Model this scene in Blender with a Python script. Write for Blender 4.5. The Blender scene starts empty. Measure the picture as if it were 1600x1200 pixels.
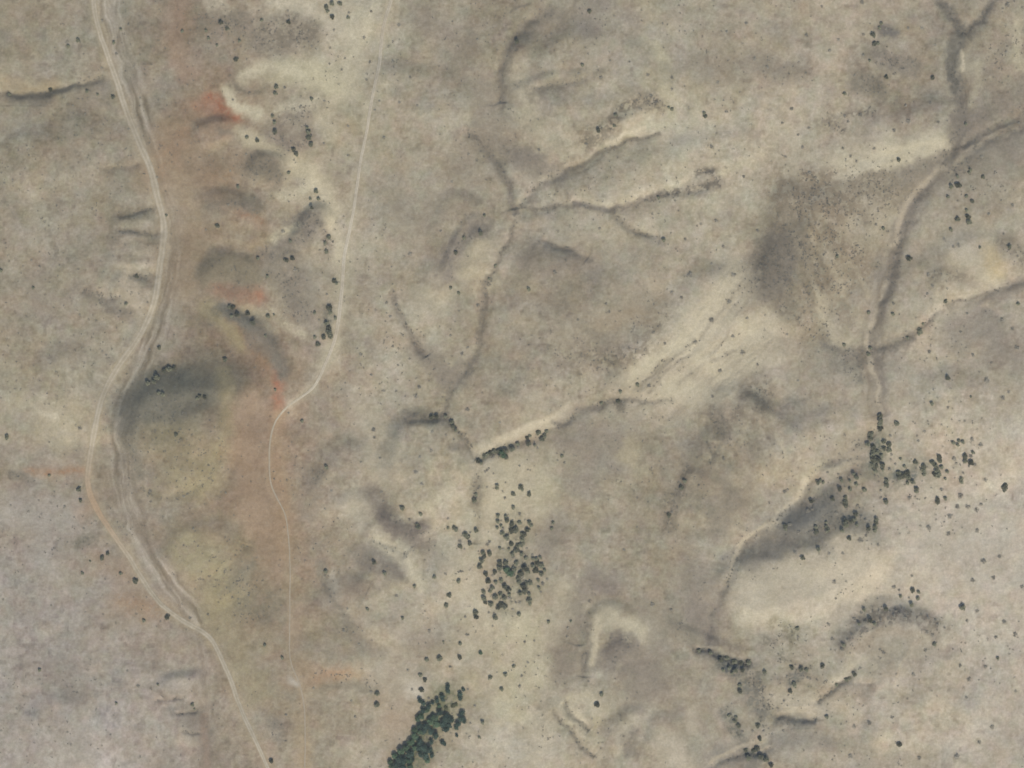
import bpy, math, random
import numpy as np

# ------------------------------------------------------------------ camera, sky, sun
S = 0.6                     # metres of ground per survey unit (the ground plan below is in survey units)
H = 2600.0                  # flying height
scene = bpy.context.scene
col = scene.collection
cam_d = bpy.data.cameras.new("aerial_camera")
cam = bpy.data.objects.new("aerial_camera", cam_d)
col.objects.link(cam)
cam.location = (0, 0, H)
cam.rotation_euler = (0, 0, 0)
cam_d.sensor_width = 36.0
cam_d.lens = 36.0 * H / (1600 * S)
cam_d.clip_start = 10.0
cam_d.clip_end = 12000.0
scene.camera = cam

SUN_EL, SUN_AZ = math.radians(50), math.radians(162)      # azimuth clockwise from north (up in the picture)
world = bpy.data.worlds.new("World")
scene.world = world
world.use_nodes = True
wn, wl = world.node_tree.nodes, world.node_tree.links
wn.clear()
sky = wn.new('ShaderNodeTexSky')
sky.sky_type = 'NISHITA'
sky.sun_disc = False
sky.sun_elevation = SUN_EL
sky.sun_rotation = SUN_AZ
bg = wn.new('ShaderNodeBackground')
bg.inputs['Strength'].default_value = 0.12
wo = wn.new('ShaderNodeOutputWorld')
wl.new(sky.outputs[0], bg.inputs['Color'])
wl.new(bg.outputs[0], wo.inputs['Surface'])

sd = bpy.data.lights.new("sun", 'SUN')
sd.energy = 3.15
sd.angle = math.radians(0.5)
sd.color = (1.0, 0.955, 0.88)
sun = bpy.data.objects.new("sun", sd)
col.objects.link(sun)
sun.rotation_euler = (math.pi / 2 - SUN_EL, 0, math.pi - SUN_AZ)
scene.view_settings.view_transform = 'Standard'
scene.view_settings.look = 'None'
scene.view_settings.exposure = 0.0
scene.view_settings.gamma = 1.0

random.seed(7)
RNG = np.random.RandomState(11)

# ------------------------------------------------------------------ noise
def vnoise(x, y, seed):
    xi = np.floor(x).astype(np.int64); yi = np.floor(y).astype(np.int64)
    fx = x - xi; fy = y - yi
    fx = fx * fx * fx * (fx * (fx * 6 - 15) + 10); fy = fy * fy * fy * (fy * (fy * 6 - 15) + 10)
    tab = np.random.RandomState(seed).rand(256, 256) * 2 - 1
    a = tab[yi & 255, xi & 255]; b = tab[yi & 255, (xi + 1) & 255]
    c = tab[(yi + 1) & 255, xi & 255]; d = tab[(yi + 1) & 255, (xi + 1) & 255]
    return (a + (b - a) * fx) * (1 - fy) + (c + (d - c) * fx) * fy

def fbm(x, y, wave, octv, seed, gain=0.5):
    out = 0; amp = 1.0; tot = 0
    for i in range(octv):
        k = 1.0 / wave * 2 ** i
        ang = 0.7 * i + seed
        ca, sa = math.cos(ang), math.sin(ang)
        out = out + amp * vnoise((x * ca - y * sa) * k + 13.7 * i, (x * sa + y * ca) * k + 7.1 * i, seed + i)
        tot += amp; amp *= gain
    return out / tot * 1.6

def sstep(t):
    t = np.clip(t, 0, 1)
    return t * t * (3 - 2 * t)

def polydist(px, py, pts):
    """distance, signed side, arc length and normalised arc length to a polyline"""
    best = np.full(px.shape, 1e9); sgn = np.ones(px.shape); arc = np.zeros(px.shape)
    acc = 0.0
    for (ax, ay), (bx, by) in zip(pts[:-1], pts[1:]):
        dx, dy = bx - ax, by - ay
        L = math.hypot(dx, dy) or 1e-6
        t = np.clip(((px - ax) * dx + (py - ay) * dy) / (L * L), 0, 1)
        d = np.hypot(px - ax - t * dx, py - ay - t * dy)
        m = d < best
        cr = dx * (py - ay) - dy * (px - ax)
        best = np.where(m, d, best); sgn = np.where(m, np.where(cr >= 0, 1, -1), sgn)
        arc = np.where(m, acc + t * L, arc)
        acc += L
    return best, sgn, arc, arc / acc

def smooth(pts, it=2):
    for _ in range(it):
        o = [pts[0]]
        for a, b in zip(pts[:-1], pts[1:]):
            o += [(a[0] * .75 + b[0] * .25, a[1] * .75 + b[1] * .25), (a[0] * .25 + b[0] * .75, a[1] * .25 + b[1] * .75)]
        o.append(pts[-1]); pts = o
    return pts

def P(s):
    return [tuple(float(v) for v in q.split(',')) for q in s.split()]

# ------------------------------------------------------------------ survey grid: fine where it is seen, coarse to the horizon
def axis(n, step):
    a = list(np.arange(-60, n + 60 + step, step))
    hi = a[-1]; lo = a[0]; g = step; up = []; dn = []
    while hi < n + 5200:
        g *= 1.09; hi += g; up.append(hi); lo -= g; dn.append(lo)
    return np.array(dn[::-1] + a + up)
STEP = 1.45
AX, AY = axis(1600, STEP), axis(1200, STEP)
GX, GY = np.meshgrid(AX, AY)
NX, NY = len(AX), len(AY)
X = GX.ravel(); Y = GY.ravel()
inner = (X > -250) & (X < 1850) & (Y > -250) & (Y < 1450)
# irregular edges for everything that is laid on the land
WX = X + 9 * fbm(X, Y, 60, 4, 21) + 2.5 * fbm(X, Y, 9, 2, 25)
WY = Y + 9 * fbm(X, Y, 60, 4, 31) + 2.5 * fbm(X, Y, 9, 2, 35)
VX = X + 4 * fbm(X, Y, 28, 3, 23)
VY = Y + 4 * fbm(X, Y, 28, 3, 33)

UX = X + 9 * fbm(X, Y, 90, 2, 27)
UY = Y + 9 * fbm(X, Y, 90, 2, 37)

def near(pts, r):
    xs = [p[0] for p in pts]; ys = [p[1] for p in pts]
    return np.nonzero((X > min(xs) - r) & (X < max(xs) + r) & (Y > min(ys) - r) & (Y < max(ys) + r))[0]

ROADS = {}

# ------------------------------------------------------------------ the land: relief
# gullies: depth, half width, course
GULLY = """
4.5 7 | 738,198 760,232 785,262 800,300 805,328
3 8 | 720,205 748,215 775,245 795,290
4.2 9 | 806,330 806,345 797,372 778,405 762,440 752,480 750,520 742,555 728,580 705,602 695,630 697,650 707,662
4 6 | 697,650 707,662 730,690 747,714
2.5 7 | 747,714 745,760 743,800 742,850
3.5 8 | 1040,207 1000,213 960,227 935,241 905,262 870,268 840,288 812,322
3.5 8 | 1125,282 1095,292 1060,300 1028,307 990,316 955,327 930,325 900,319 870,322 845,328 812,330
3 7 | 955,327 985,358 1015,370 1030,372
3 6 | 845,372 870,384 895,388 920,402
4 6 | 612,450 622,475 635,505 650,535 670,560
2 10 | 650,535 670,560 685,590 695,620
2 5 | 635,657 680,650 697,655
3 7 | 1045,626 1000,624 960,627 930,631 905,636 890,655 872,664
4 7 | 905,636 890,655 872,664 845,680 815,690 780,702 748,718
4 6 | 1460,-20 1485,20 1500,45 1505,52
4 7 | 1570,-30 1550,0 1535,30 1505,52
4.5 9 | 1505,52 1490,90 1490,125 1503,150 1500,180 1490,230 1465,265 1440,295 1420,325 1408,365 1398,400
3 9 | 1408,365 1398,400 1390,440 1375,480 1362,505 1358,540 1362,570 1372,610 1374,650
3.5 8 | 1374,650 1365,675 1340,690 1300,715 1270,740 1245,780 1220,805 1190,830 1165,850 1148,880 1140,910
3.5 8 | 1190,830 1165,850 1148,880 1140,910 1120,935 1110,965 1107,995 1100,1015
5 5 | 1085,1015 1110,1020 1130,1030 1150,1034 1172,1036
3 8 | 1165,1045 1190,1080 1205,1110 1200,1150 1185,1175
3.5 6 | 1210,1165 1185,1178 1150,1182 1110,1198
3.5 7 | 1620,428 1570,448 1545,458 1510,465 1482,473
3 6 | 1482,473 1450,500 1435,517 1400,535 1365,545
2 5 | 1530,480 1555,485 1568,500
3.5 4 | 1342,1045 1330,1058 1310,1067 1300,1080 1278,1096
4 4 | 1205,1121 1240,1121 1278,1122
2.5 5 | 862,1108 885,1135 910,1165 930,1182
2.5 5 | 880,1095 897,1118 920,1138
3 6 | 923,978 914,1015 911,1060
3 5 | -30,145 50,146 80,145 110,135 135,127 160,118
2 5 | 155,264 185,260 215,255
2.5 4 | 180,337 210,332 242,325
2.5 4 | 183,361 215,364 246,366
2 4 | 195,432 215,432 242,430
2 6 | 125,450 150,465 190,462
2 3 | 235,1096 262,1092 288,1089
2 3 | 275,1118 305,1112
2 3 | 280,1142 312,1145
2 9 | 300,910 340,900 370,880 385,850
2 7 | 222,762 240,775 290,778 330,750 350,700
2.5 12 | 930,920 915,960 905,1010
2.5 6 | 1475,278 1520,235 1560,205 1600,195
3 7 | 1600,180 1560,190 1520,215 1500,230
4.5 9 | 850,22 815,48 795,75 784,110 781,165
2 4 | 1120,690 1108,720
1.5 4 | 1010,625 990,610 1040,560
2 6 | 830,140 870,132 930,118
2.5 6 | 640,870 600,850 575,840
"""
# scarps: steep face on the left of the course, high ground on its right; height, face width, back length
SCARP = """
20 58 110 | 180,700 200,665 235,635 290,618 345,612 400,630
9 26 60 | 320,470 375,500 410,520 434,550 440,590 436,660
3.5 34 80 | 1180,470 1195,410 1225,370 1290,335
8 30 120 | 1215,850 1240,835 1290,800 1330,760 1350,730
5 20 90 | 1312,1015 1332,992 1352,978 1385,970 1415,967 1442,978 1464,1000
4 14 60 | 690,430 700,395 720,365 765,340
4 16 50 | 795,150 830,140 890,128 940,118
4 16 50 | 905,225 940,205 980,175 1035,165
4 16 50 | 1060,300 1100,285 1135,275
3 12 40 | 0,150 50,150 85,146 140,130
3 18 50 | 590,800 610,825 650,830 680,820
3 18 60 | 560,870 590,868 610,890 625,915
4 18 60 | 1100,640 1125,655 1160,640 1175,610
4 22 80 | 1052,830 1060,780 1075,750 1090,720
3 16 50 | 940,1040 955,1020 975,1010 990,1030
3 16 60 | 1340,270 1400,258 1460,245
3 20 60 | 300,330 330,312 380,310 410,325
3 20 60 | 310,450 325,425 365,412 405,430
2.5 14 40 | 300,200 340,185 375,195
4 16 60 | 1040,985 1080,1000 1110,1015 1170,1030
3 14 60 | 450,380 460,350 490,330 515,360
"""
# knolls and ridges: height, half width, course
RIDGE = """
6 40 | 840,200 870,180 900,160
6 34 | 900,480 880,540 830,600
7 45 | 640,700 680,740 690,780
5 30 | 1250,460 1290,430
8 40 | 1260,650 1200,700 1130,800
4 22 | 950,990 975,1000
6 60 | 60,420 70,560
5 50 | 110,230 60,250
5 50 | 1430,850 1540,900
7 60 | 1400,1080 1500,1100
5 40 | 530,760 560,850
6 50 | 640,200 640,330
8 50 | 280,700 300,860
5 40 | 150,1000 120,1100
5 40 | 1100,120 1220,140
5 40 | 1040,420 1130,470
5 30 | 760,1150 820,1180
"""
# flat-topped rises: height, half width of the top, width of the edge, course
DOME = """
5 22 34 | 835,105 830,170 862,222
5 20 34 | 900,85 975,95 1015,140
3 12 24 | 880,175 930,190 975,165
3 12 30 | 905,300 1000,268 1090,250 1150,235
4 14 26 | 720,330 690,370 690,430
5 12 26 | 745,430 755,395
7 26 46 | 860,430 850,500 880,560 850,620
5 20 36 | 960,470 1000,520 960,570
9 34 36 | 655,712 672,735
6 14 34 | 570,800 610,850 655,905
5 20 30 | 590,915 610,960
7 26 46 | 1130,470 1080,530 1000,590
6 16 34 | 1235,330 1215,400 1235,480
5 14 30 | 1290,330 1300,420 1330,500
7 16 40 | 1150,650 1230,690 1290,690
6 14 34 | 1110,700 1130,770 1150,820
4 8 24 | 1180,640 1210,720
4 8 22 | 1240,640 1265,720
9 30 38 | 1180,920 1260,905 1340,870
8 40 40 | 1370,1010 1440,1030 1400,1090
2.2 8 16 | 922,1040 924,990 940,968 965,962 988,978 996,1010
4 14 26 | 870,1130 900,1170
4 14 24 | 1040,1150 1060,1190
4 10 22 | 960,1145 985,1125
6 40 34 | 262,700 285,715 300,700
6 30 34 | 300,860 345,895
6 26 26 | 362,432 370,436
5 22 24 | 355,345 375,350
4 12 18 | 415,268 425,272
4 10 18 | 330,208 355,200
4 10 16 | 470,375 490,350
5 16 34 | 540,950 555,1010
5 20 34 | 520,760 540,720
4 16 26 | 205,395 225,395
3 10 16 | 200,350 232,350
3 10 18 | 200,450 225,465
5 24 40 | 130,230 60,250
5 20 36 | 100,590 130,640
4 20 34 | 90,1130 140,1160
4 12 20 | 270,1080 300,1078
4 12 20 | 280,1130 300,1130
6 18 36 | 1390,210 1450,200
6 30 46 | 1500,640 1540,700
5 24 36 | 1540,400 1500,420
5 18 34 | 1440,450 1410,500
4 18 30 | 620,130 700,150
"""
# ------------------------------------------------------------------ the land: soil, rock and dry grass colours, some light and shade painted in
# one ground tone every hundred survey units, soil with broad shading in it, sRGB, rows north to south
SOIL_AND_SHADE = """
148,141,124 149,142,126 142,135,120 148,135,118 163,156,138 172,164,142 158,150,131 146,138,122 146,139,123 152,145,128 162,154,135 156,147,130 159,150,131 159,149,131 150,142,126 158,150,132
150,142,125 146,139,122 148,139,122 150,134,117 160,152,133 170,161,137 158,149,131 152,144,128 165,157,137 163,155,136 170,162,140 158,149,131 160,150,132 155,146,128 152,144,129 150,142,126
152,145,127 149,142,126 147,139,123 153,139,119 158,147,127 168,158,136 156,148,130 162,153,134 157,149,131 168,160,138 172,164,142 168,160,140 170,161,141 170,161,140 148,141,126 145,138,124
155,146,128 150,143,127 155,147,129 150,139,120 155,145,126 162,153,134 155,147,130 156,147,129 156,148,130 160,152,133 164,156,136 158,150,131 151,143,126 158,149,130 155,146,129 165,156,136
155,147,130 152,144,128 160,150,132 150,136,117 152,143,125 160,152,133 158,150,132 158,149,130 152,144,128 157,148,130 165,156,137 158,150,132 151,143,126 153,145,128 166,157,137 160,150,132
155,147,129 156,148,130 150,142,126 131,119,104 143,126,110 162,155,137 160,151,132 153,145,127 158,148,130 157,148,130 168,160,140 172,163,143 158,150,132 151,143,127 163,155,137 158,149,132
155,147,127 158,150,130 142,134,117 146,133,114 152,134,117 161,154,137 160,151,132 148,140,123 157,149,130 155,147,129 160,152,134 152,144,126 160,151,133 159,150,132 171,162,142 170,161,142
154,145,132 152,143,128 149,139,124 146,133,114 150,132,114 156,148,131 166,158,137 174,164,140 163,155,134 152,145,127 151,142,123 155,147,129 157,149,131 161,152,135 171,161,142 173,163,145
157,149,138 152,142,127 151,139,123 151,138,116 149,134,115 160,152,133 163,155,136 167,158,137 155,148,131 155,146,128 150,142,124 155,148,132 150,143,128 166,156,138 175,165,147 173,163,146
154,147,137 154,146,135 157,146,131 149,136,116 151,137,117 155,148,130 156,149,132 172,162,140 164,156,134 155,147,130 150,142,125 163,155,137 171,163,144 167,158,140 173,163,145 175,166,149
157,150,140 155,148,137 157,149,137 149,138,121 153,143,124 154,144,125 160,150,131 171,161,138 160,152,132 156,148,131 153,145,128 157,149,131 157,149,130 161,152,135 167,158,140 173,164,148
159,151,140 166,157,146 158,150,139 150,140,125 156,144,126 158,149,131 161,152,134 168,159,137 168,160,139 158,150,131 160,152,135 152,144,128 160,152,133 162,153,136 166,157,139 169,160,143
"""
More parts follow.
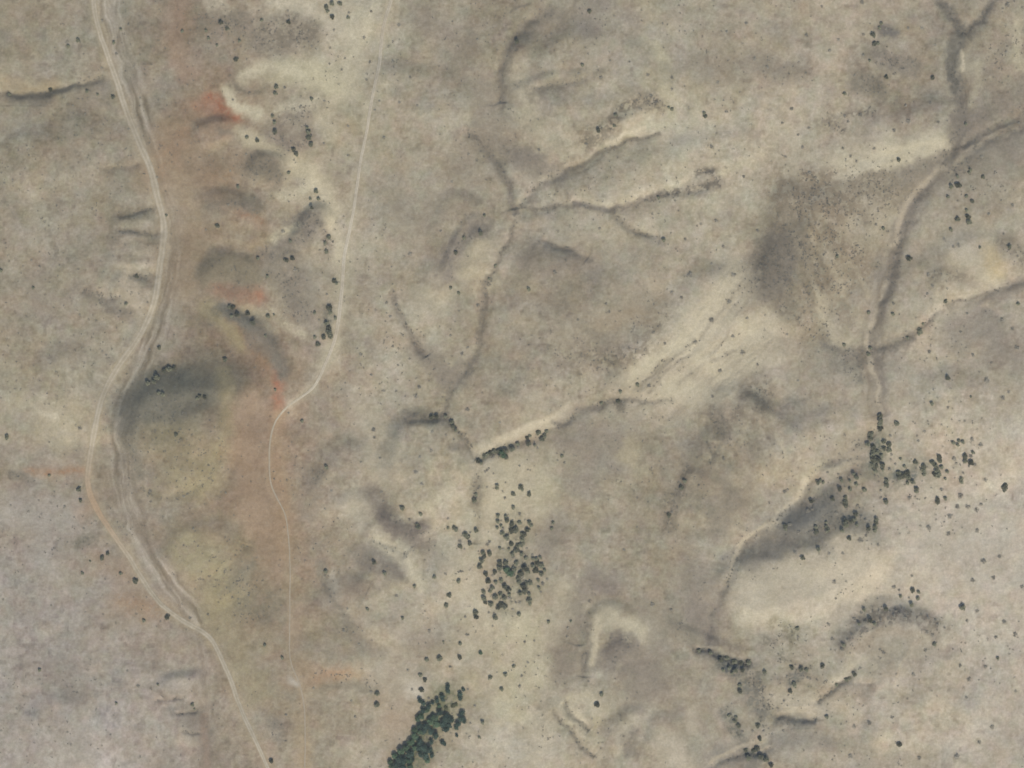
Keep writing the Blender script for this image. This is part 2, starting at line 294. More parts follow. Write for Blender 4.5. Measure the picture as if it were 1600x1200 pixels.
# patches along a course, partly painted shade (north faces, gullies) and light (sunny banks): colour, strength, half width, grain (0 smooth .. 1 speckled), course
PATCH = """
150,128,110 .45 16 0 | 272,8 270,50 283,90 303,112
158,96,76 .8 8 .2 | 322,163 348,168 368,175
158,112,92 .5 13 .2 | 300,165 330,175 355,185
152,120,98 .6 16 0 | 312,198 285,215 265,240 250,268
152,122,98 .5 13 .1 | 325,262 350,270 378,258
150,112,92 .6 8 .2 | 372,325 398,333 410,348
146,106,90 .7 9 .1 | 345,455 372,463 408,460
158,110,92 .5 6 .1 | 402,452 410,466
122,117,100 .55 18 .2 | 335,432 360,420 392,432
128,122,105 .45 14 .3 | 385,262 420,270
122,116,104 .5 8 .2 | 345,205 372,207
124,119,106 .5 8 .3 | 330,322 370,318 405,325
150,118,96 .5 10 .1 | 372,530 400,550 425,572 436,600
162,104,84 .75 6 .1 | 437,582 434,610 428,638
158,122,102 .5 10 0 | 432,640 430,665
106,107,100 .75 10 .2 | 345,482 372,500 395,512
118,114,104 .65 11 .1 | 395,512 425,528 441,560 446,585
152,142,112 .55 11 .1 | 325,482 350,510 378,540
110,110,99 .5 32 .2 | 235,600 285,590 330,585 350,595
94,97,90 .5 14 .4 | 235,597 262,580 285,590
104,105,95 .4 22 .25 | 270,612 320,612
80,84,80 .6 6 .6 | 305,616 322,618
98,98,90 .4 14 .3 | 215,605 208,640 205,690
120,115,98 .35 20 .5 | 235,680 270,670 280,690
138,130,104 .4 45 .3 | 275,680 290,740
152,142,112 .5 12 .1 | 350,590 345,630 348,670
150,140,110 .4 20 .4 | 310,760 335,715
150,132,114 .5 30 0 | 385,640 390,720 400,790
124,118,100 .5 5 .4 | 222,765 240,776 290,778 318,760 340,725
152,144,112 .45 35 .3 | 300,850 330,890 350,930
150,142,114 .4 25 .2 | 330,940 370,1010 400,1080
124,120,105 .35 25 .5 | 380,900 370,960 420,940
165,112,82 .65 4 .2 | 40,736 80,734 110,737 128,739
150,118,98 .55 11 .1 | 80,735 110,738 130,740
154,128,108 .45 14 .1 | 140,790 130,800
112,108,98 .5 6 .3 | 15,742 50,752
112,110,98 .45 7 .3 | 120,852 150,840
154,122,100 .6 15 .1 | 185,940 210,942 240,950
148,130,112 .4 18 .1 | 160,880 190,900
168,124,98 .5 6 .5 | 488,1055 515,1050 545,1058
160,132,108 .45 9 .5 | 500,1062 545,1058 585,1066
132,126,109 .5 7 .1 | 495,1078 545,1070 590,1077
148,132,114 .4 14 .1 | 410,860 400,800
178,170,150 .6 12 .2 | 325,12 350,10
181,174,146 .5 28 .1 | 430,115 480,115 530,128
184,175,154 .6 12 .2 | 440,5 480,15 545,45 545,62
190,180,152 .7 9 .1 | 355,150 380,162 402,172
178,168,144 .5 12 .1 | 385,130 410,105
178,169,143 .5 14 .1 | 390,215 420,232 455,250 490,262
180,170,144 .5 12 .2 | 375,200 400,220
182,172,148 .6 10 0 | 494,262 503,310 514,340 524,370 533,400
178,169,145 .5 13 .1 | 450,300 475,312 500,335
178,170,146 .4 16 .1 | 535,400 530,470 515,560
190,182,156 .6 8 .1 | 452,358 460,362
176,168,144 .45 12 .2 | 430,450 438,440 440,470
178,170,144 .45 10 .1 | 385,487 415,495 425,510
122,116,103 .55 18 .6 | 405,45 440,40 485,50
126,119,107 .5 14 .5 | 400,70 440,62 460,58
120,115,101 .5 13 .6 | 310,38 340,28 370,26
130,124,112 .35 22 .5 | 330,62 365,50 395,60
120,113,99 .5 6 .5 | 365,133 385,143 400,145 415,135
128,120,108 .45 18 .5 | 445,185 470,175 490,160
124,116,106 .5 16 .4 | 430,210 460,225 480,210
122,116,102 .5 16 .4 | 400,262 425,270 440,275
120,114,104 .6 10 .4 | 455,350 480,340 495,335
126,119,109 .5 16 .3 | 460,375 485,365 490,350
120,114,102 .55 6 .7 | 498,340 506,365 512,395
122,116,106 .55 10 .4 | 405,398 430,400 450,388
130,124,111 .45 14 .4 | 425,425 450,430 460,460
136,128,115 .4 14 .4 | 455,460 475,500 480,480
146,139,124 .4 10 .2 | 490,430 480,470
108,108,98 .5 8 .4 | 512,482 512,520
112,110,100 .7 3 .2 | 15,148 60,152 90,147 112,138
120,116,106 .5 8 .1 | 25,152 60,158 75,155
124,119,106 .5 3 .1 | 90,146 110,137 130,130 160,120
130,124,112 .35 16 .1 | 150,130 165,150 135,160
158,145,120 .5 9 .1 | 0,130 50,132 90,125
118,112,100 .5 4 .2 | 160,264 185,260 212,256
110,106,95 .6 4 .2 | 190,334 215,328 242,322
112,107,96 .6 3 .3 | 185,360 215,363 246,365
122,118,104 .5 5 .3 | 200,432 240,430
122,117,106 .4 11 .3 | 130,450 165,468 200,485
172,162,143 .5 14 .1 | 195,440 215,465 225,490
174,164,144 .5 9 .1 | 208,390 230,392
140,132,120 .35 22 .1 | 55,440 60,480
170,162,142 .5 14 .3 | 65,638 80,650 95,640
188,180,160 .7 7 .4 | 68,645 85,652
168,158,132 .4 22 .4 | 70,670 110,690 120,640
160,150,132 .4 22 .4 | 110,550 150,540
165,160,150 .4 26 .1 | 60,830 80,880
168,163,153 .4 25 .1 | 20,800 110,800
164,157,143 .4 25 .1 | 100,1150 130,1180
136,124,104 .35 42 .85 | 1240,300 1290,350 1330,420
134,124,106 .32 34 .85 | 1250,360 1260,450 1270,520
132,124,108 .4 28 .8 | 1330,320 1400,300 1430,290
150,132,110 .4 30 .1 | 240,270 290,300 300,390 290,440
150,130,108 .4 26 .1 | 255,215 300,250 340,290
152,132,110 .45 24 .1 | 380,700 400,800 430,880
158,134,108 .4 14 .1 | 430,660 440,760 445,860
156,134,110 .4 16 .1 | 470,1040 500,1060 450,1070
130,124,112 .35 25 .3 | 100,1055 110,1080
120,114,102 .5 3 .4 | 215,1072 235,1074 262,1092 290,1088
118,112,100 .5 3 .4 | 270,1118 304,1112
120,114,102 .5 3 .4 | 285,1140 312,1146
172,165,150 .4 10 .1 | 290,1130 300,1160
168,160,147 .4 10 .1 | 285,1065 250,1062
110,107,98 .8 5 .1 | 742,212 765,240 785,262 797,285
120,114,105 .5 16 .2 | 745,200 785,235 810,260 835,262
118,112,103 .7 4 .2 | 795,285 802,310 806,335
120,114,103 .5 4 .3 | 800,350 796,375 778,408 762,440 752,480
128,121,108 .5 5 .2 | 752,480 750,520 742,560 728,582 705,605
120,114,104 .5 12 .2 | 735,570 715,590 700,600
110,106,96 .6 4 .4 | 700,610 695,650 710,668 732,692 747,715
112,107,98 .7 4 .2 | 614,458 622,476 635,505 650,535 665,555
126,119,108 .5 14 .2 | 655,545 675,565 700,590
112,108,99 .5 7 .3 | 640,655 675,652 697,652
130,124,110 .5 5 .3 | 747,725 745,760 743,800
118,112,104 .55 18 .25 | 708,430 705,400 718,375 740,355
120,116,107 .4 8 .2 | 740,360 752,368 765,350
174,164,138 .5 16 .1 | 735,430 752,400 760,390
174,166,144 .45 24 .1 | 680,470 660,480
118,112,102 .6 6 .2 | 860,20 820,42 798,70 785,105 781,165
178,170,146 .4 20 .15 | 812,100 812,165 845,215
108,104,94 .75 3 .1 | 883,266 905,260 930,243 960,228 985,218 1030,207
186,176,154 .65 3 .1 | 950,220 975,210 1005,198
120,114,101 .5 11 .9 | 915,225 935,205 960,190 985,165 1020,150 1025,170
104,100,92 .45 9 .8 | 1015,150 1025,165
128,122,108 .5 9 .2 | 825,148 860,135 890,128 935,118
122,116,107 .45 12 .2 | 815,245 845,262 870,272
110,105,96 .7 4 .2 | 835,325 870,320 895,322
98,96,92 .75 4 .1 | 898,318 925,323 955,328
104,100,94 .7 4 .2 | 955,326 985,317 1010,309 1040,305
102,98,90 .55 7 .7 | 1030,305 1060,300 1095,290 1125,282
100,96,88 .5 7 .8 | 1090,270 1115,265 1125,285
126,120,107 .5 6 .1 | 955,332 980,355 1010,370
108,103,94 .7 3.5 .2 | 858,380 880,386 905,395 925,405
126,120,110 .4 22 .1 | 830,400 870,400 920,410
134,126,112 .35 26 .1 | 860,470 900,460
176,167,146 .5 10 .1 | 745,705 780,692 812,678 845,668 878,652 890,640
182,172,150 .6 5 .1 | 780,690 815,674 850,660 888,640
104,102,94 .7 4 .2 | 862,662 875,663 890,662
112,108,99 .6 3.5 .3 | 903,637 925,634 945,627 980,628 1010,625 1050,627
100,97,88 .5 8 .5 | 965,625 975,640
80,84,78 .5 6 .5 | 755,715 780,706 800,700
112,107,98 .5 8 .4 | 740,790 745,755
182,172,146 .5 40 0 | 790,740 790,800
178,170,143 .35 14 .2 | 838,730 845,770 840,800
184,174,150 .4 30 .1 | 720,900 760,970 740,1000
182,175,146 .4 30 .1 | 815,980 830,1040 790,1100
186,178,154 .6 11 .1 | 590,845 620,868 645,890 660,910
176,167,145 .4 20 .1 | 560,790 590,830
174,165,144 .4 20 .1 | 600,700 610,760 560,640
116,109,102 .65 12 .35 | 605,805 620,822 645,832 660,820
128,120,110 .45 14 .2 | 580,770 600,800 650,845 670,850
120,115,107 .45 18 .2 | 560,872 590,868 615,895
122,117,106 .45 8 .3 | 500,880 510,910 520,930 545,975
128,122,110 .4 14 .3 | 540,980 560,1010 590,1030
140,133,120 .4 14 .2 | 480,740 500,770 485,800
124,119,108 .4 8 .4 | 500,735 495,755
176,168,152 .5 10 .2 | 512,905 525,930
180,176,165 .5 7 .1 | 452,1060 462,1068
188,182,168 .6 11 .1 | 640,1070 655,1078
174,166,148 .4 25 .1 | 600,1060 640,1060
168,152,132 .4 25 .1 | 610,1110 615,1150
140,133,122 .35 22 .1 | 640,995 670,1010
176,170,160 .3 30 .1 | 780,1165 850,1180
170,158,140 .3 20 .1 | 800,640 840,620
120,112,98 .35 22 .85 | 880,560 920,555 960,565 1000,545
150,132,108 .35 18 .4 | 970,500 1005,490 1030,480
124,116,102 .35 12 .7 | 1010,520 1035,500
178,169,146 .5 20 .1 | 1060,540 1100,490 1150,430
182,174,150 .55 12 .2 | 990,590 1030,560 1070,530
178,170,148 .4 25 .1 | 1130,560 1180,520
178,170,148 .5 20 .1 | 1050,610 1130,615
106,101,93 .65 18 .5 | 1182,438 1192,410 1218,392
112,107,98 .55 22 .35 | 1205,440 1215,400 1240,380
126,119,106 .5 22 .5 | 1225,390 1215,440 1225,480
126,118,104 .45 18 .7 | 1225,350 1250,310 1260,280 1290,270
132,125,112 .4 24 .4 | 1300,300 1360,270 1420,262
128,123,112 .4 22 .2 | 1410,275 1440,262 1470,250
176,166,142 .4 14 .6 | 1300,460 1320,430 1290,400
126,122,114 .45 14 .2 | 1370,440 1380,420
170,160,138 .4 18 .3 | 1370,330 1390,370
118,114,106 .55 9 .5 | 1290,545 1320,550 1345,560
120,117,110 .45 9 .6 | 1310,570 1345,590
170,163,148 .4 9 .4 | 1290,470 1300,520
116,112,104 .7 4 .3 | 1465,-10 1485,20 1500,45
116,112,104 .7 5 .3 | 1552,-10 1537,28 1508,50
106,105,98 .7 8 .3 | 1505,48 1492,80 1488,120
110,105,98 .6 5 .3 | 1490,122 1503,145 1502,165
122,116,107 .55 9 .2 | 1502,170 1498,210 1485,240
192,184,160 .75 4 .2 | 1505,85 1507,110
172,165,142 .55 6 .1 | 1532,100 1528,140 1520,165
165,158,136 .4 10 .1 | 1515,60 1510,110
122,117,109 .5 16 .2 | 1545,170 1520,200 1510,235
128,123,113 .4 28 .2 | 1590,220 1540,240
125,119,110 .4 16 .2 | 1600,140 1570,160
120,114,104 .55 4 .3 | 1540,205 1570,195 1600,190
166,156,136 .6 3 .2 | 1555,215 1590,200
124,118,109 .5 9 .1 | 1455,275 1432,305 1415,335 1408,370 1400,405
172,160,140 .55 4 .1 | 1475,262 1452,282 1430,305 1410,335 1402,380
166,156,137 .6 2.5 .1 | 1392,435 1384,460 1375,485 1362,508
126,119,109 .45 8 .2 | 1398,405 1392,450 1382,485
168,158,140 .5 2.5 .2 | 1358,520 1358,560 1370,600 1375,640
124,118,109 .5 9 .2 | 1372,545 1382,570 1380,600
112,108,99 .6 8 .2 | 1378,545 1400,538 1422,527
110,105,96 .6 3 .3 | 1420,525 1440,510 1462,495
112,106,96 .6 2.5 .3 | 1482,474 1510,466 1545,458
118,117,105 .45 30 .25 | 225,620 260,640 300,635
118,114,102 .45 10 .3 | 206,610 204,650 208,700 214,740
146,138,112 .4 10 .5 | 262,745 295,758 325,740 340,715 348,690
144,137,112 .35 18 .5 | 290,850 320,875 355,870 380,845
122,118,104 .45 6 .3 | 345,925 375,905 395,880
110,105,96 .5 24 .5 | 1192,445 1202,405 1225,385
118,113,104 .45 14 .3 | 1215,450 1225,420 1235,395
184,174,150 .6 9 .1 | 924,1035 926,1000 934,975 955,962 978,968 992,985 996,1005
108,104,98 .6 11 .3 | 972,995 978,1015 965,1025
184,176,152 .5 10 .2 | 880,1105 900,1135 925,1160
106,106,100 .5 24 .3 | 1225,820 1260,810 1300,790
116,116,108 .4 26 .35 | 1290,800 1330,815 1350,830
120,116,106 .5 12 .2 | 1195,860 1165,885 1180,900
108,106,98 .55 7 .3 | 1495,55 1485,85 1485,115 1496,130
124,119,109 .5 13 .5 | 1375,90 1400,98 1425,108
116,112,103 .5 12 .4 | 1345,135 1375,128 1383,142
110,106,102 .5 8 .4 | 1375,50 1400,54
132,124,108 .5 20 .55 | 1240,290 1280,300 1330,295 1390,275
132,125,110 .5 14 .5 | 1240,330 1245,370 1255,400
186,178,156 .55 8 .4 | 1312,272 1340,264 1370,258 1395,246
180,172,150 .4 14 .3 | 1290,250 1270,235
184,176,152 .45 18 .1 | 1390,225 1430,232 1465,228
186,178,150 .5 16 .15 | 440,110 480,112 520,125
184,174,148 .5 18 .2 | 470,255 500,270 500,300 515,330
184,174,148 .45 12 .2 | 520,150 500,180 520,210
182,174,150 .45 22 .15 | 560,20 555,80 550,130
124,117,104 .5 22 .5 | 405,50 450,45 485,60
126,119,107 .45 12 .4 | 320,30 350,27 372,30
122,115,102 .5 14 .4 | 390,250 420,262 435,280
130,118,102 .4 12 .3 | 300,250 340,248 380,255
118,110,98 .5 5 .3 | 325,325 360,318 405,326
126,118,100 .45 24 .3 | 325,430 350,425 385,430
134,112,96 .45 10 .2 | 350,455 385,462
122,116,106 .5 14 .4 | 470,345 490,360 470,375
130,124,112 .4 22 .4 | 440,410 460,440 470,480
104,106,100 .5 8 .3 | 370,490 390,505
126,118,106 .45 12 .3 | 400,530 425,545
146,137,119 .4 30 .2 | 890,530 950,505 1000,475
142,133,117 .45 26 .1 | 735,250 770,205 765,150
146,138,121 .4 24 .1 | 1000,1080 1010,1020 1030,960
146,138,122 .35 26 .2 | 610,300 640,380 700,300
138,127,110 .3 34 .9 | 1260,290 1330,330 1300,480
190,182,158 .5 10 .2 | 360,152 378,162 398,170
188,180,156 .45 16 .2 | 1310,248 1380,240 1450,228
186,178,155 .35 34 .1 | 1180,925 1260,900 1340,880
186,177,154 .4 22 .15 | 1080,540 1120,495 1165,440
130,128,111 .4 24 .7 | 800,820 806,860 815,905 790,940
112,118,102 .5 13 .6 | 1368,685 1368,730
126,126,112 .4 18 .7 | 1400,742 1440,735
110,114,92 .6 22 .5 | 700,1090 680,1130 655,1165 630,1195
170,160,138 .28 4 .5 | 1258,355 1285,395 1305,430 1330,470
170,160,138 .25 4 .5 | 1280,335 1315,360 1345,395
168,158,136 .25 4 .5 | 1300,425 1320,455 1335,500
174,165,143 .5 5 .4 | 1278,450 1284,490 1300,530
168,159,138 .25 4 .5 | 1240,365 1262,410 1275,440
168,158,136 .4 3 .3 | 1320,400 1345,430 1360,460
120,113,100 .4 4 .6 | 1250,380 1275,425 1290,455
118,112,100 .4 4 .6 | 1345,345 1365,352 1388,360
176,168,146 .45 3 .2 | 1203,650 1215,680 1228,712
176,167,146 .4 3 .2 | 1160,610 1190,640 1210,655
172,162,142 .35 3 .2 | 1100,820 1140,825 1180,838
132,126,112 .4 3 .3 | 1095,800 1130,812 1170,828
178,168,148 .4 2.5 .2 | 1055,575 1095,530 1130,480
178,168,148 .4 2.5 .2 | 1005,600 1045,568 1080,548
128,121,108 .4 2.5 .4 | 1020,590 1060,552 1085,530
128,121,108 .35 2.5 .4 | 1110,560 1140,520 1165,470
184,176,152 .5 12 .3 | 1525,355 1550,375 1545,395
140,133,118 .35 26 .7 | 1480,260 1520,280 1560,300
190,182,157 .5 9 .45 | 385,120 420,105 460,112
190,182,157 .5 8 .45 | 400,190 440,170 500,150
188,180,155 .5 8 .45 | 440,310 470,300 490,290
186,178,152 .5 7 .45 | 415,480 440,500 470,520
186,178,152 .45 7 .45 | 425,375 440,360 465,352
188,180,156 .5 7 .4 | 540,120 560,60 590,10
176,168,146 .45 12 .5 | 1285,470 1290,520 1320,540
176,168,146 .4 12 .5 | 1330,350 1350,400 1370,360
176,168,148 .4 10 .5 | 1395,500 1440,480 1480,490
182,173,150 .45 16 .2 | 1080,560 1140,590 1200,560
182,173,150 .4 14 .3 | 1150,500 1190,530 1205,500
130,123,110 .45 2.5 .5 | 1012,612 1035,585 1075,555
130,123,110 .45 2.5 .5 | 990,612 1010,592 1028,570
134,127,113 .4 2.5 .5 | 1095,525 1130,480 1160,440
134,127,114 .4 2.5 .5 | 1060,600 1100,572 1150,545
134,127,114 .4 16 .7 | 1590,60 1560,90 1540,130
178,170,145 .5 12 .2 | 1595,40 1590,80 1596,110
110,107,99 .6 6 .35 | 1468,5 1487,25 1502,48
110,107,99 .6 7 .35 | 1548,5 1533,32 1508,50
104,103,96 .6 9 .35 | 1497,60 1489,85 1489,115 1500,140
118,113,103 .5 11 .3 | 1502,160 1500,190 1488,235 1465,262
116,110,100 .5 5 .4 | 1452,295 1428,328 1414,365 1404,400 1398,440 1385,480 1370,508
184,174,152 .7 2.5 .2 | 1504,80 1508,112
172,162,142 .38 4 .3 | 1470,262 1445,285 1422,310 1404,345 1396,385
174,164,144 .4 3 .2 | 1388,440 1380,465 1370,488 1360,508
174,164,144 .6 2.5 .2 | 1357,525 1357,560 1366,590 1374,630
112,107,98 .5 6 .4 | 1346,575 1352,560 1348,545
112,108,98 .55 3 .3 | 812,322 845,326 870,320
114,108,97 .6 3.5 .3 | 806,345 797,372 778,405 764,440 754,480
116,111,100 .6 4 .3 | 752,485 750,520 742,555 728,582
164,154,136 .6 2.5 .1 | 1484,479 1515,472 1550,462 1600,436
122,117,109 .45 12 .2 | 1555,465 1600,445
130,124,116 .4 30 .1 | 1500,520 1540,500 1580,560
180,172,150 .5 20 .1 | 1500,400 1535,420 1550,440
172,156,122 .45 14 .3 | 1545,400 1560,430
118,112,100 .45 12 .6 | 1565,385 1590,385 1595,410
120,113,100 .4 10 .7 | 1460,440 1480,430 1495,435
180,172,156 .4 20 .1 | 1500,370 1520,390
124,118,108 .5 14 .5 | 1370,85 1395,95 1415,105
122,117,107 .4 14 .5 | 1405,100 1430,108
112,110,106 .55 8 .4 | 1378,50 1398,52
170,162,146 .3 6 .2 | 1352,55 1366,58
122,117,104 .45 14 .4 | 1340,135 1375,130 1380,145
118,111,100 .5 9 .8 | 1330,180 1345,178 1370,175
122,115,104 .4 15 .7 | 1290,185 1310,195 1320,205
178,170,148 .5 12 .2 | 1370,250 1420,240 1470,232
184,176,154 .6 6 .4 | 1330,268 1350,262 1375,250
180,172,152 .5 10 .4 | 1240,210 1245,240 1235,270
130,122,110 .35 20 .3 | 1200,90 1210,120 1250,115
128,122,114 .4 28 .1 | 905,30 915,50 940,10
126,121,110 .45 12 .1 | 820,50 840,35 870,25
128,122,112 .35 15 .1 | 985,30 995,45
108,104,96 .6 2 .1 | 798,20 815,11 830,5
180,173,146 .5 12 .1 | 1030,80 1035,110 1040,140
130,124,111 .35 20 .1 | 740,70 720,100
134,127,116 .35 24 .1 | 660,30 690,60
140,132,116 .35 30 .2 | 1100,110 1140,105
118,110,98 .5 14 .6 | 1110,640 1130,660 1150,650
116,110,98 .5 16 .5 | 1165,620 1195,600 1190,640
112,108,98 .5 11 .4 | 1120,655 1135,685 1160,700
176,160,138 .4 7 .2 | 1135,632 1140,645
108,103,93 .6 10 .6 | 1072,735 1068,755 1060,765
118,112,100 .5 12 .5 | 1055,765 1048,800 1045,830
126,119,105 .4 16 .4 | 1080,720 1100,740 1090,780
108,104,94 .45 3 .3 | 1102,690 1112,705 1116,718
130,124,115 .4 30 .1 | 900,670 890,690 960,690
128,122,113 .4 24 .1 | 940,730 900,750
128,121,113 .4 22 .1 | 860,820 850,850
176,166,138 .5 14 .1 | 985,690 975,715
150,137,118 .4 25 .2 | 1120,750 1150,790
128,122,110 .5 16 .1 | 1150,780 1130,830
118,113,103 .6 4 .2 | 1200,825 1175,835 1160,855 1150,875
178,168,146 .55 3 .1 | 1195,818 1165,838 1150,862 1142,905
182,172,150 .65 7 .1 | 1205,822 1225,805 1240,785 1258,752
104,106,104 .6 15 .2 | 1228,815 1250,812 1270,805
112,112,107 .5 15 .25 | 1270,800 1300,790 1315,775
122,118,109 .5 16 .2 | 1240,835 1215,850 1180,880
122,120,112 .4 12 .2 | 1270,845 1295,860
108,107,101 .5 4 .5 | 1290,732 1310,722 1345,715
130,124,110 .4 12 .3 | 1295,715 1340,690 1355,680
92,98,94 .5 9 .6 | 1365,700 1368,725
90,96,94 .45 7 .6 | 1400,745 1425,745
184,173,152 .4 40 .1 | 1330,880 1370,900
178,172,158 .3 50 .1 | 1450,840 1560,860
180,170,150 .4 40 .1 | 1200,920 1260,910 1320,930
184,175,155 .45 25 .1 | 1160,930 1190,960
124,117,109 .45 18 .2 | 1105,985 1110,1005 1090,960
128,121,113 .4 30 .1 | 1090,910 1100,960
78,82,82 .8 3.5 .5 | 1088,1016 1110,1020 1128,1028
70,76,78 .8 6 .5 | 1122,1028 1140,1032 1172,1036
84,90,90 .6 9 .6 | 1132,1040 1155,1045
130,126,112 .5 14 .3 | 1050,960 1080,990
112,112,104 .5 13 .6 | 1160,1060 1175,1080 1190,1110
104,106,98 .5 12 .6 | 1135,1110 1150,1135 1155,1155
116,114,104 .5 10 .8 | 1185,1060 1200,1100 1190,1140
120,118,112 .5 14 .2 | 1120,1185 1160,1180 1170,1190
170,160,140 .5 3 .1 | 1108,1192 1150,1170 1180,1160
84,90,88 .6 7 .6 | 1170,1180 1195,1186
90,92,90 .7 4 .5 | 1208,1121 1240,1122 1272,1122
110,110,106 .5 5 .4 | 1210,1128 1270,1128
104,102,94 .6 2.5 .5 | 1338,1050 1322,1062 1305,1072 1295,1085 1278,1096
178,170,148 .5 4 .1 | 1350,1030 1320,1050 1300,1065
112,109,104 .5 8 .6 | 1318,1010 1335,992 1352,981 1380,973 1405,966 1420,968
112,110,106 .5 9 .6 | 1395,955 1415,962
116,111,106 .5 6 .4 | 1435,980 1450,988 1462,996
120,113,102 .4 14 .85 | 1340,965 1380,955 1430,958 1460,980
150,138,120 .5 10 .1 | 1345,1005 1380,985 1420,988
148,142,126 .4 24 .1 | 1380,1020 1440,1010
124,119,100 .4 16 .7 | 1215,980 1240,990 1250,1010
120,117,104 .45 11 .7 | 1200,1010 1240,1040 1270,1045
104,108,102 .5 8 .7 | 1235,1062 1250,1055
116,112,104 .5 3 .5 | 1205,1060 1260,1058
124,118,104 .4 8 .7 | 1200,1090 1215,1110
122,118,112 .4 14 .1 | 1220,1160 1260,1150 1290,1160
146,134,116 .4 14 .5 | 1280,1060 1290,1085
182,172,152 .45 16 .1 | 1215,1095 1260,1105 1300,1100
110,104,98 .55 13 .3 | 972,990 975,1015 960,1020
122,116,106 .5 18 .2 | 920,1035 960,1040 985,1025
184,174,150 .65 8 .2 | 935,965 928,990 922,1035
180,172,148 .5 16 .1 | 940,960 965,965 990,985
112,107,98 .6 4 .2 | 922,975 914,1010 911,1055
126,118,112 .45 16 .1 | 925,910 920,930 950,915
126,119,109 .4 20 .1 | 880,1060 880,1000 895,960
128,120,110 .45 30 .1 | 1000,1080 1000,1040 1020,1070
180,170,148 .5 22 .1 | 850,1130 830,1170
182,172,148 .5 9 .2 | 880,1110 905,1140
180,172,148 .5 12 .2 | 905,1095 925,1115
170,160,130 .4 7 .2 | 932,1125 930,1145
112,108,97 .6 3 .3 | 865,1112 885,1135 905,1165 928,1180
112,108,97 .6 3 .3 | 882,1098 900,1125 918,1137
114,109,101 .5 12 .2 | 990,1145 990,1170
178,170,150 .45 9 .2 | 970,1150 990,1130
180,170,150 .5 22 .1 | 1040,1160 1060,1190
176,168,150 .45 12 .1 | 1075,1120 1080,1140
178,168,146 .45 14 .1 | 880,920 870,990
120,113,105 .35 20 .1 | 300,1120 330,1180
146,124,108 .35 5 .1 | 318,1120 322,1200
158,140,120 .4 14 .1 | 470,950 460,1000
166,150,122 .4 12 .2 | 475,1120 478,1200
118,114,104 .4 14 .5 | 430,1130 440,1150
156,138,120 .4 16 .2 | 540,930 560,920
"""
# rilled slopes: centre, radii, direction of the rills in degrees, strength
RILL = """
1290,440 75,115 62 1.0
1110,560 110,90 -52 .9
1180,680 90,80 60 .8
1110,870 60,70 15 .6
1290,1010 70,60 50 .6
1230,1060 60,70 20 .6
850,1130 70,60 50 .5
1280,220 80,60 80 .5
680,720 90,90 80 .35
80,560 120,150 80 .35
215,400 45,110 0 .5
950,560 110,60 85 .5
430,470 80,200 85 .6
1500,650 120,100 85 .35
340,1000 90,200 80 .45
"""

# ------------------------------------------------------------------ height field (survey units)
def rows(txt):
    for ln in txt.strip().splitlines():
        a, b = ln.split('|')
        yield [float(v) for v in a.replace(',', ' ').split()], P(b)

HGT = 9 * fbm(X, Y, 620, 2, 41) + 5.0 * fbm(X, Y, 210, 3, 45) + 1.3 * fbm(VX, VY, 64, 2, 51)
HGT = HGT + 0.26 * fbm(VX, VY, 22, 2, 55) + 0.12 * fbm(X, Y, 7, 2, 57)
# far country rises a little beyond the survey
far = np.hypot(np.maximum(0, np.abs(X - 800) - 900), np.maximum(0, np.abs(Y - 600) - 700))
HGT = HGT + 60 * sstep(far / 4000) * (0.6 + fbm(X, Y, 1500, 2, 61))

for (h, w), pts in rows(RIDGE):
    i = near(pts, w * 3.2)
    d, s, a, t = polydist(WX[i], WY[i], smooth(pts))
    HGT[i] += h * 0.8 * np.exp(-(d / w) ** 2)
for (h, w, L), pts in rows(SCARP):
    i = near(pts, max(w, L) * 3)
    d, s, a, t = polydist(UX[i], UY[i], smooth(pts))
    sdv = d * s + 1.5 * fbm(X[i], Y[i], 26, 2, 65)
    prof = np.where(sdv < 0, sstep(1 + sdv / w), np.exp(-(np.maximum(sdv, 0) / L) ** 2))
    taper = sstep(t / 0.18) * sstep((1 - t) / 0.18)
    HGT[i] += h * prof * taper
for (h, w, e), pts in rows(DOME):
    i = near(pts, w + e * 1.6 + 12)
    d, s, a, t = polydist(UX[i], UY[i], smooth(pts))
    d = d + 0.12 * w * fbm(X[i], Y[i], 34, 2, 69)
    HGT[i] += h * 1.5 * sstep(1 - (d - w) / (e * 1.15))
CUT = np.zeros_like(HGT)
for (h, w), pts in rows(GULLY):
    i = near(pts, w * 4)
    d, s, a, t = polydist(VX[i], VY[i], smooth(pts))
    w = w * 1.15; prof = np.exp(-(d / w) ** 1.8) + 0.5 * np.exp(-(d / (2.8 * w)) ** 2)
    taper = sstep(t / 0.12 + 0.15) * sstep((1 - t) / 0.05 + 0.5)
    CUT[i] = np.maximum(CUT[i], h * 1.15 * prof * taper * (0.9 + 0.25 * fbm(a, a * 0, 30, 2, 67)))
HGT -= CUT

# ------------------------------------------------------------------ soil colours, with slope shading mixed in
soil = np.array([[[float(v) for v in q.split(',')] for q in ln.split()] for ln in SOIL_AND_SHADE.strip().splitlines()])
def bicubic(tab, u, v):
    n, m = tab.shape[:2]
    u = np.clip(u, 0, m - 1.001); v = np.clip(v, 0, n - 1.001)
    iu = np.floor(u).astype(int); iv = np.floor(v).astype(int)
    fu = u - iu; fv = v - iv
    out = 0
    def wts(f):
        return [(1 - f) ** 3 / 6, (3 * f ** 3 - 6 * f ** 2 + 4) / 6, (-3 * f ** 3 + 3 * f ** 2 + 3 * f + 1) / 6, f ** 3 / 6]
    wu, wv = wts(fu), wts(fv)
    for j in range(4):
        for k in range(4):
            out = out + (wu[k] * wv[j])[:, None] * tab[np.clip(iv + j - 1, 0, n - 1), np.clip(iu + k - 1, 0, m - 1)]
    return out
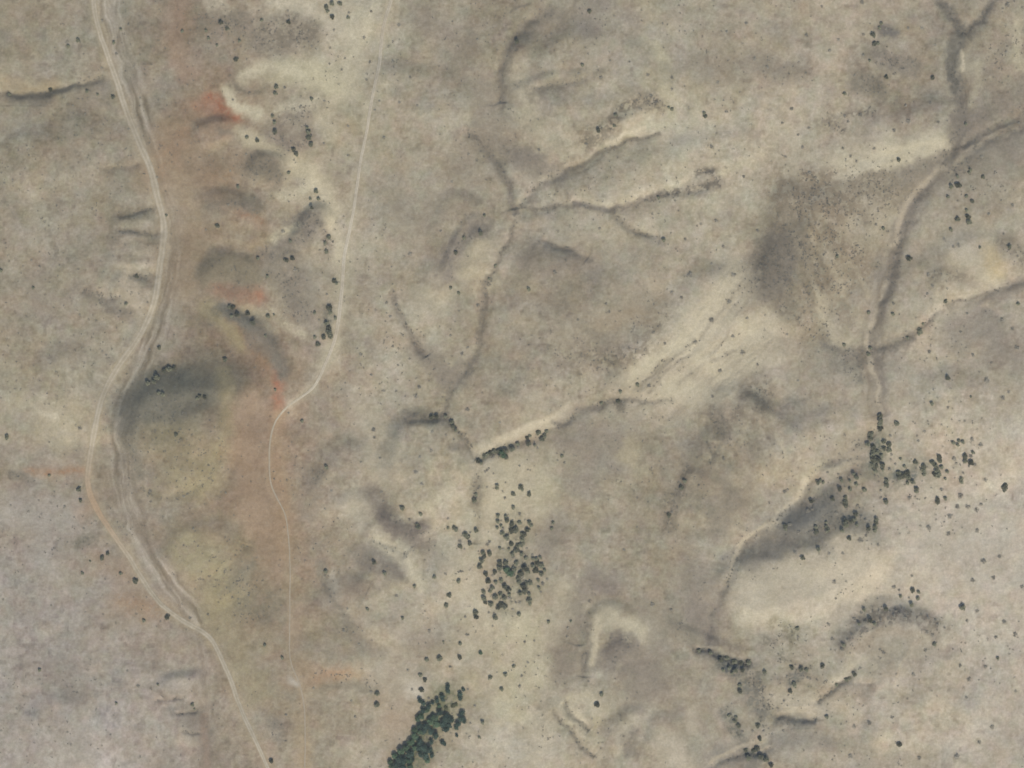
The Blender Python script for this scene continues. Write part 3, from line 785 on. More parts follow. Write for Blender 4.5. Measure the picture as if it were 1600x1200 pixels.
RGB = bicubic(soil, (X + 22 * fbm(X, Y, 90, 3, 71) - 50) / 100, (Y + 22 * fbm(X, Y, 90, 3, 75) - 50) / 100)

MEAN = np.array([158., 150., 131.])
dv = RGB - MEAN; lm = dv.mean(axis=1)[:, None]
RGB = MEAN + lm * 1.6 + (dv - lm) * 1.0
# mottling of bare soil, stones and dry grass
mot = 5.5 * fbm(WX, WY, 70, 3, 81) + 6.0 * fbm(VX, VY, 26, 3, 85) + 5.0 * fbm(X, Y, 8, 2, 89) + 4.5 * fbm(X, Y, 3.6, 1, 93)
RGB = RGB + mot[:, None]
warm = 2.8 * fbm(X, Y, 26, 4, 97); green = 1.6 * fbm(X, Y, 15, 3, 101)
RGB[:, 0] += warm; RGB[:, 2] -= warm * 0.8; RGB[:, 1] += green; RGB[:, 2] -= green * .3; RGB[:, 0] -= green * 0.3
GRAIN = fbm(X, Y, 5.5, 2, 105, 0.7)
GRAIN2 = fbm(X, Y, 13, 2, 109)

def lay(rgb, op, w, grain, pts, xs=None, ys=None, power=2.7):
    xs = WX if xs is None else xs; ys = WY if ys is None else ys
    i = near(pts, w * 2.6 + 14)
    d, s, a, t = polydist(xs[i], ys[i], smooth(pts) if len(pts) > 2 else pts)
    if grain > .15: d = np.maximum(0, d + min(w * .5, 5) * GRAIN[i])
    al = op * np.exp(-(d / w) ** power * 0.8)
    if grain > 0:
        g = sstep((GRAIN[i] + 0.5 * GRAIN2[i] + 0.30) / 0.5)
        al = al * ((1 - grain) + grain * 1.35 * g)
    al = np.clip(al, 0, 1)[:, None]
    RGB[i] = RGB[i] * (1 - al) + (np.array(rgb) + mot[i][:, None] * 0.5) * al

# tussocks and stones: small dull spots, thicker in some places than others
sp = vnoise(X / 9.0 + 3.3, Y / 9.0, 111); dens = 0.5 + 0.5 * fbm(X, Y, 130, 2, 113)
spot = sstep((sp - (0.86 - 0.40 * np.clip(dens, 0, 1))) / 0.16)
RGB -= (spot * 11)[:, None] * np.array([1.0, 1.0, .85])
sp = vnoise(X / 5.0 + 7.7, Y / 5.0, 117); spot = sstep((sp - (0.82 - 0.35 * np.clip(dens, 0, 1))) / 0.2)
RGB -= (spot * 8)[:, None]
sp = vnoise(X / 6.0 + 1.7, Y / 6.0, 119); spot = sstep((sp - 0.72) / 0.25)
RGB += (spot * 8)[:, None]

# rills: streaks that run down the slopes
for ln in RILL.strip().splitlines():
    c, rr, an, am = ln.split()
    cx, cy = map(float, c.split(',')); rx, ry = map(float, rr.split(',')); an = math.radians(float(an)); am = float(am)
    i = np.nonzero((np.abs(X - cx) < rx * 1.5) & (np.abs(Y - cy) < ry * 1.5))[0]
    q = ((X[i] - cx) / rx) ** 2 + ((Y[i] - cy) / ry) ** 2
    m = np.exp(-q * 1.6) * am
    u = VX[i] * math.cos(an) + VY[i] * math.sin(an); v = -VX[i] * math.sin(an) + VY[i] * math.cos(an)
    st = fbm(u * 0.2, v, 7, 3, int(cx) % 97)
    RGB[i] += (m * st * 14)[:, None]
    HGT[i] += m * st * 0.7

# braided dry stream bed beside the main road: streaks run along it
BED = P("165,-30 170,20 182,70 203,125 218,180 235,235 252,290 268,345 268,400 260,460 248,520 225,570 200,620 188,680 190,740 205,800 232,860 268,915 300,962 308,985")
def streak(pts, w, seed, amt, tint):
    i = near(pts, w * 2.5)
    d, s, a, t = polydist(VX[i], VY[i], smooth(pts))
    m = np.exp(-(d / w) ** 4)
    st = fbm(d * s + 40, a * 0.09, 5, 3, seed)
    RGB[i] = RGB[i] + (np.array(tint)[None, :] - RGB[i]) * (0.5 * m)[:, None] + (m * st * amt)[:, None]
    HGT[i] -= m * 0.8 + m * st * 0.25
streak(BED, 20, 131, 24, (143, 136, 123))
streak(P("1505,60 1500,120 1515,160 1500,210 1480,250 1440,300 1405,370 1385,440 1365,500 1365,560 1372,640"), 15, 137, 15, (128, 121, 109))
streak(P("985,618 1030,575 1080,530 1120,480 1160,425"), 34, 139, 8, (172, 163, 143))
streak(P("1040,640 1090,600 1150,560 1200,530"), 30, 141, 7, (172, 163, 143))

streak(P("308,985 318,1040 316,1100 322,1160 320,1220"), 9, 143, 9, (150, 140, 126))

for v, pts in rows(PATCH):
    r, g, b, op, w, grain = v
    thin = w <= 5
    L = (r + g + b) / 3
    if thin and L < 132: op *= 0.7  # thin dark gully lines are partly painted shade, laid weaker over the relief
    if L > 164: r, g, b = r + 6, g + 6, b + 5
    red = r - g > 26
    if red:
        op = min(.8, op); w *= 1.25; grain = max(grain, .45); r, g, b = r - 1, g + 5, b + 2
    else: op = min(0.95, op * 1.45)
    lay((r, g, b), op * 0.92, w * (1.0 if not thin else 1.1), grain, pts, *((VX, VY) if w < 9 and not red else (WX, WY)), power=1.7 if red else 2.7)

# soil beaten pale along the vehicle tracks
MAIN = P("90,-900 125,-500 140,-200 144,-40 146,0 150,32 160,65 172,100 185,135 200,180 217,225 235,262 244,300 251,325 257,350 255,387 247,430 242,470 232,500 215,530 190,565 172,595 160,622 152,650 144,695 139,730 136,755 142,778 160,810 180,840 200,868 220,900 240,932 260,952 287,970 320,988 331,998 345,1025 360,1062 375,1107 390,1137 402,1162 420,1204 440,1250 510,1450 540,1750 620,2100")
TRACK = P("740,-900 690,-500 640,-200 620,-40 612,0 604,24 597,55 592,105 582,145 577,180 570,220 562,262 556,303 550,345 540,390 536,420 534,460 530,495 525,525 515,552 500,588 486,611 455,631 440,645 427,662 421,700 420,752 432,779 445,800 451,825 453,897 453,975 452,1030 459,1050 468,1065 475,1100 477,1150 476,1200 476,1250 490,1500 450,1800")
lay((168, 155, 130), .5, 9, .15, MAIN, VX, VY)
lay((180, 171, 148), .55, 7, .1, TRACK[:23], VX, VY)
lay((164, 147, 122), .35, 5, .1, TRACK[23:], VX, VY)

# the ground is level across the main road
i = near(MAIN, 14)
SRGB = np.clip((RGB + np.array([4.2, -0.2, -7.5])) / 255, 0.02, 0.95)
LIN = np.where(SRGB <= 0.04045, SRGB / 12.92, ((SRGB + 0.055) / 1.055) ** 2.4)

# ------------------------------------------------------------------ ground sheet
HG = HGT.reshape(NY, NX)
def height(u, v):
    fx = np.interp(u, AX, np.arange(NX)); fy = np.interp(v, AY, np.arange(NY))
    ix = np.minimum(np.floor(fx).astype(int), NX - 2); iy = np.minimum(np.floor(fy).astype(int), NY - 2)
    tx = fx - ix; ty = fy - iy
    return (HG[iy, ix] * (1 - tx) + HG[iy, ix + 1] * tx) * (1 - ty) + (HG[iy + 1, ix] * (1 - tx) + HG[iy + 1, ix + 1] * tx) * ty

def site(u, v, lift=0.0):
    """survey coordinates -> metres, with the leaning of an aerial survey taken out"""
    u = np.asarray(u, float); v = np.asarray(v, float)
    z = height(u, v) * S
    k = S * (1 - z / H)
    return np.stack([(u - 800) * k, (600 - v) * k, z + lift], axis=-1)

def mesh_from(name, co, faces, mat, smooth_=True):
    me = bpy.data.meshes.new(name)
    n = len(co); f = np.asarray(faces, dtype=np.int32); k = f.shape[1]
    me.vertices.add(n); me.vertices.foreach_set('co', np.asarray(co, np.float32).ravel())
    me.loops.add(f.size); me.loops.foreach_set('vertex_index', f.ravel())
    me.polygons.add(len(f)); me.polygons.foreach_set('loop_start', np.arange(0, f.size, k, dtype=np.int32))
    me.polygons.foreach_set('loop_total', np.full(len(f), k, dtype=np.int32))
    me.polygons.foreach_set('use_smooth', np.full(len(f), smooth_))
    me.update(calc_edges=True)
    me.materials.append(mat)
    return me

def put(name, me, parent=None, **props):
    o = bpy.data.objects.new(name, me); col.objects.link(o)
    if parent: o.parent = parent
    for k, v in props.items(): o[k] = v
    return o

def new_mat(name, rough=0.95, spec=0.1):
    m = bpy.data.materials.new(name); m.use_nodes = True
    n = m.node_tree.nodes; b = n['Principled BSDF']
    b.inputs['Roughness'].default_value = rough
    b.inputs['Specular IOR Level'].default_value = spec
    return m, n, m.node_tree.links, b

gm, n, l, b = new_mat('dry_soil')
at = n.new('ShaderNodeAttribute'); at.attribute_name = 'soil'
tc = n.new('ShaderNodeTexCoord')
def noise(scale, det, rough=.6):
    t = n.new('ShaderNodeTexNoise'); t.inputs['Scale'].default_value = scale; t.inputs['Detail'].default_value = det
    t.inputs['Roughness'].default_value = rough; l.new(tc.outputs['Object'], t.inputs['Vector']); return t
n1 = noise(0.55, 4, .7); n2 = noise(0.09, 3)
mr = n.new('ShaderNodeMapRange'); mr.inputs[1].default_value = .25; mr.inputs[2].default_value = .75
mr.inputs[3].default_value = 0.84; mr.inputs[4].default_value = 1.16; l.new(n1.outputs['Fac'], mr.inputs[0])
mr2 = n.new('ShaderNodeMapRange'); mr2.inputs[1].default_value = .25; mr2.inputs[2].default_value = .75
mr2.inputs[3].default_value = 0.94; mr2.inputs[4].default_value = 1.06; l.new(n2.outputs['Fac'], mr2.inputs[0])
mu = n.new('ShaderNodeMath'); mu.operation = 'MULTIPLY'; l.new(mr.outputs[0], mu.inputs[0]); l.new(mr2.outputs[0], mu.inputs[1])
vm = n.new('ShaderNodeVectorMath'); vm.operation = 'SCALE'; l.new(at.outputs['Color'], vm.inputs[0]); l.new(mu.outputs[0], vm.inputs['Scale'])
l.new(vm.outputs[0], b.inputs['Base Color'])
bp = n.new('ShaderNodeBump'); bp.inputs['Strength'].default_value = 0.35; bp.inputs['Distance'].default_value = 0.5
l.new(n1.outputs['Fac'], bp.inputs['Height']); l.new(bp.outputs[0], b.inputs['Normal'])

z = HGT * S
k = S * (1 - z / H)
CO = np.stack([(X - 800) * k, (600 - Y) * k, z], axis=-1)
idx = np.arange(NX * NY).reshape(NY, NX)
F = np.stack([idx[1:, :-1].ravel(), idx[1:, 1:].ravel(), idx[:-1, 1:].ravel(), idx[:-1, :-1].ravel()], axis=-1)
gme = mesh_from('ground', CO, F, gm)
ca = gme.color_attributes.new('soil', 'FLOAT_COLOR', 'POINT')  # soil colour together with the light and shade painted into it
ca.data.foreach_set('color', np.concatenate([LIN, np.ones((len(LIN), 1))], axis=1).astype(np.float32).ravel())
put('ground', gme, kind='structure')

# ------------------------------------------------------------------ dirt road and narrow track, laid on the ground
def road(name, pts, wfun, rgb, rgb2, seed, lift):
    pts = smooth(pts, 3)
    P0 = np.array(pts); seg = np.hypot(*(P0[1:] - P0[:-1]).T); L = np.concatenate([[0], np.cumsum(seg)])
    s = np.arange(0, L[-1], 1.2)
    x = np.interp(s, L, P0[:, 0]); y = np.interp(s, L, P0[:, 1])
    ker = np.ones(15) / 15
    xs = np.convolve(np.pad(x, 7, 'edge'), ker, 'valid'); ys = np.convolve(np.pad(y, 7, 'edge'), ker, 'valid')
    wob = 0.9 * fbm(s, s * 0 + seed, 60, 3, seed)
    tx = np.gradient(xs); ty = np.gradient(ys); tl = np.hypot(tx, ty); nx, ny = -ty / tl, tx / tl
    xs = xs + nx * wob; ys = ys + ny * wob
    w = wfun(ys, s)
    wl_ = w * (1 + 0.18 * fbm(s, s * 0, 26, 4, seed + 1)); wr = w * (1 + 0.18 * fbm(s, s * 0 + 9, 26, 4, seed + 2))
    K = 9; fr = np.linspace(-1, 1, K)
    U = np.stack([xs + nx * (f * (wl_ if f < 0 else wr)) for f in fr], 1); V = np.stack([ys + ny * (f * (wl_ if f < 0 else wr)) for f in fr], 1)
    co = site(U.ravel(), V.ravel(), lift)
    # rim sinks into the soil so the edge is worn, not cut
    crown = 1 - np.abs(fr) ** 3
    co[:, 2] += (np.tile(crown, len(s)) * 0.10 - 0.09) + 0.05 * fbm(U.ravel(), V.ravel(), 7, 2, seed + 5)
    n_ = len(s); ii = np.arange(n_ * K).reshape(n_, K)
    f_ = np.stack([ii[:-1, :-1].ravel(), ii[:-1, 1:].ravel(), ii[1:, 1:].ravel(), ii[1:, :-1].ravel()], -1)
    m, n, l, b = new_mat(name + '_dirt')
    me = mesh_from(name, co, f_, m)
    if me.polygons[0].normal.z < 0: me.flip_normals()
    rut = np.tile(np.exp(-((np.abs(fr) - 0.5) / 0.2) ** 2), n_)
    c1, c2 = np.array(rgb), np.array(rgb2)
    red = np.exp(-((V.ravel() - 790) / 60) ** 2)[:, None] * (1 if name == 'dirt_road' else 0)
    c = c1 + (c2 - c1) * (0.5 + 0.5 * np.clip(fbm(U.ravel(), V.ravel(), 40, 3, seed + 7), -1, 1))[:, None] + (rut * 13 + 6 * fbm(U.ravel(), V.ravel(), 8, 3, seed + 8) - 6)[:, None]
    c = c * (1 - 0.7 * red) + np.array([172, 142, 108]) * 0.7 * red
    if name != 'dirt_road':
        lo = sstep((V.ravel() - 610) / 80)[:, None] * 0.85
        c = c * (1 - lo) + np.array([162, 147, 123]) * lo
    c = np.clip(c / 255, 0, 1); c = ((c + .055) / 1.055) ** 2.4
    a = me.color_attributes.new('soil', 'FLOAT_COLOR', 'POINT')
    a.data.foreach_set('color', np.concatenate([c, np.ones((len(c), 1))], 1).astype(np.float32).ravel())
    at = n.new('ShaderNodeAttribute'); at.attribute_name = 'soil'
    tc = n.new('ShaderNodeTexCoord'); t = n.new('ShaderNodeTexNoise'); t.inputs['Scale'].default_value = 0.5; t.inputs['Detail'].default_value = 4
    l.new(tc.outputs['Object'], t.inputs['Vector'])
    mr = n.new('ShaderNodeMapRange'); mr.inputs[1].default_value = .25; mr.inputs[2].default_value = .75; mr.inputs[3].default_value = .9; mr.inputs[4].default_value = 1.1
    l.new(t.outputs['Fac'], mr.inputs[0])
    vm = n.new('ShaderNodeVectorMath'); vm.operation = 'SCALE'; l.new(at.outputs['Color'], vm.inputs[0]); l.new(mr.outputs[0], vm.inputs['Scale'])
    l.new(vm.outputs[0], b.inputs['Base Color'])
    put(name, me, kind='structure')
road('dirt_road', MAIN, lambda y, s: np.interp(y, [0, 150, 350, 480, 560, 700, 800, 930, 1000, 1200], [4.0, 4.6, 5.6, 5.2, 5.0, 4.6, 4.2, 3.8, 4.0, 3.0]), (176, 163, 138), (168, 155, 130), 151, 0.24)
road('narrow_track', TRACK, lambda y, s: np.interp(y, [0, 300, 450, 560, 640, 800, 1200], [2.7, 2.3, 2.8, 2.6, 1.5, 1.1, 1.1]), (192, 180, 155), (182, 168, 142), 161, 0.26)

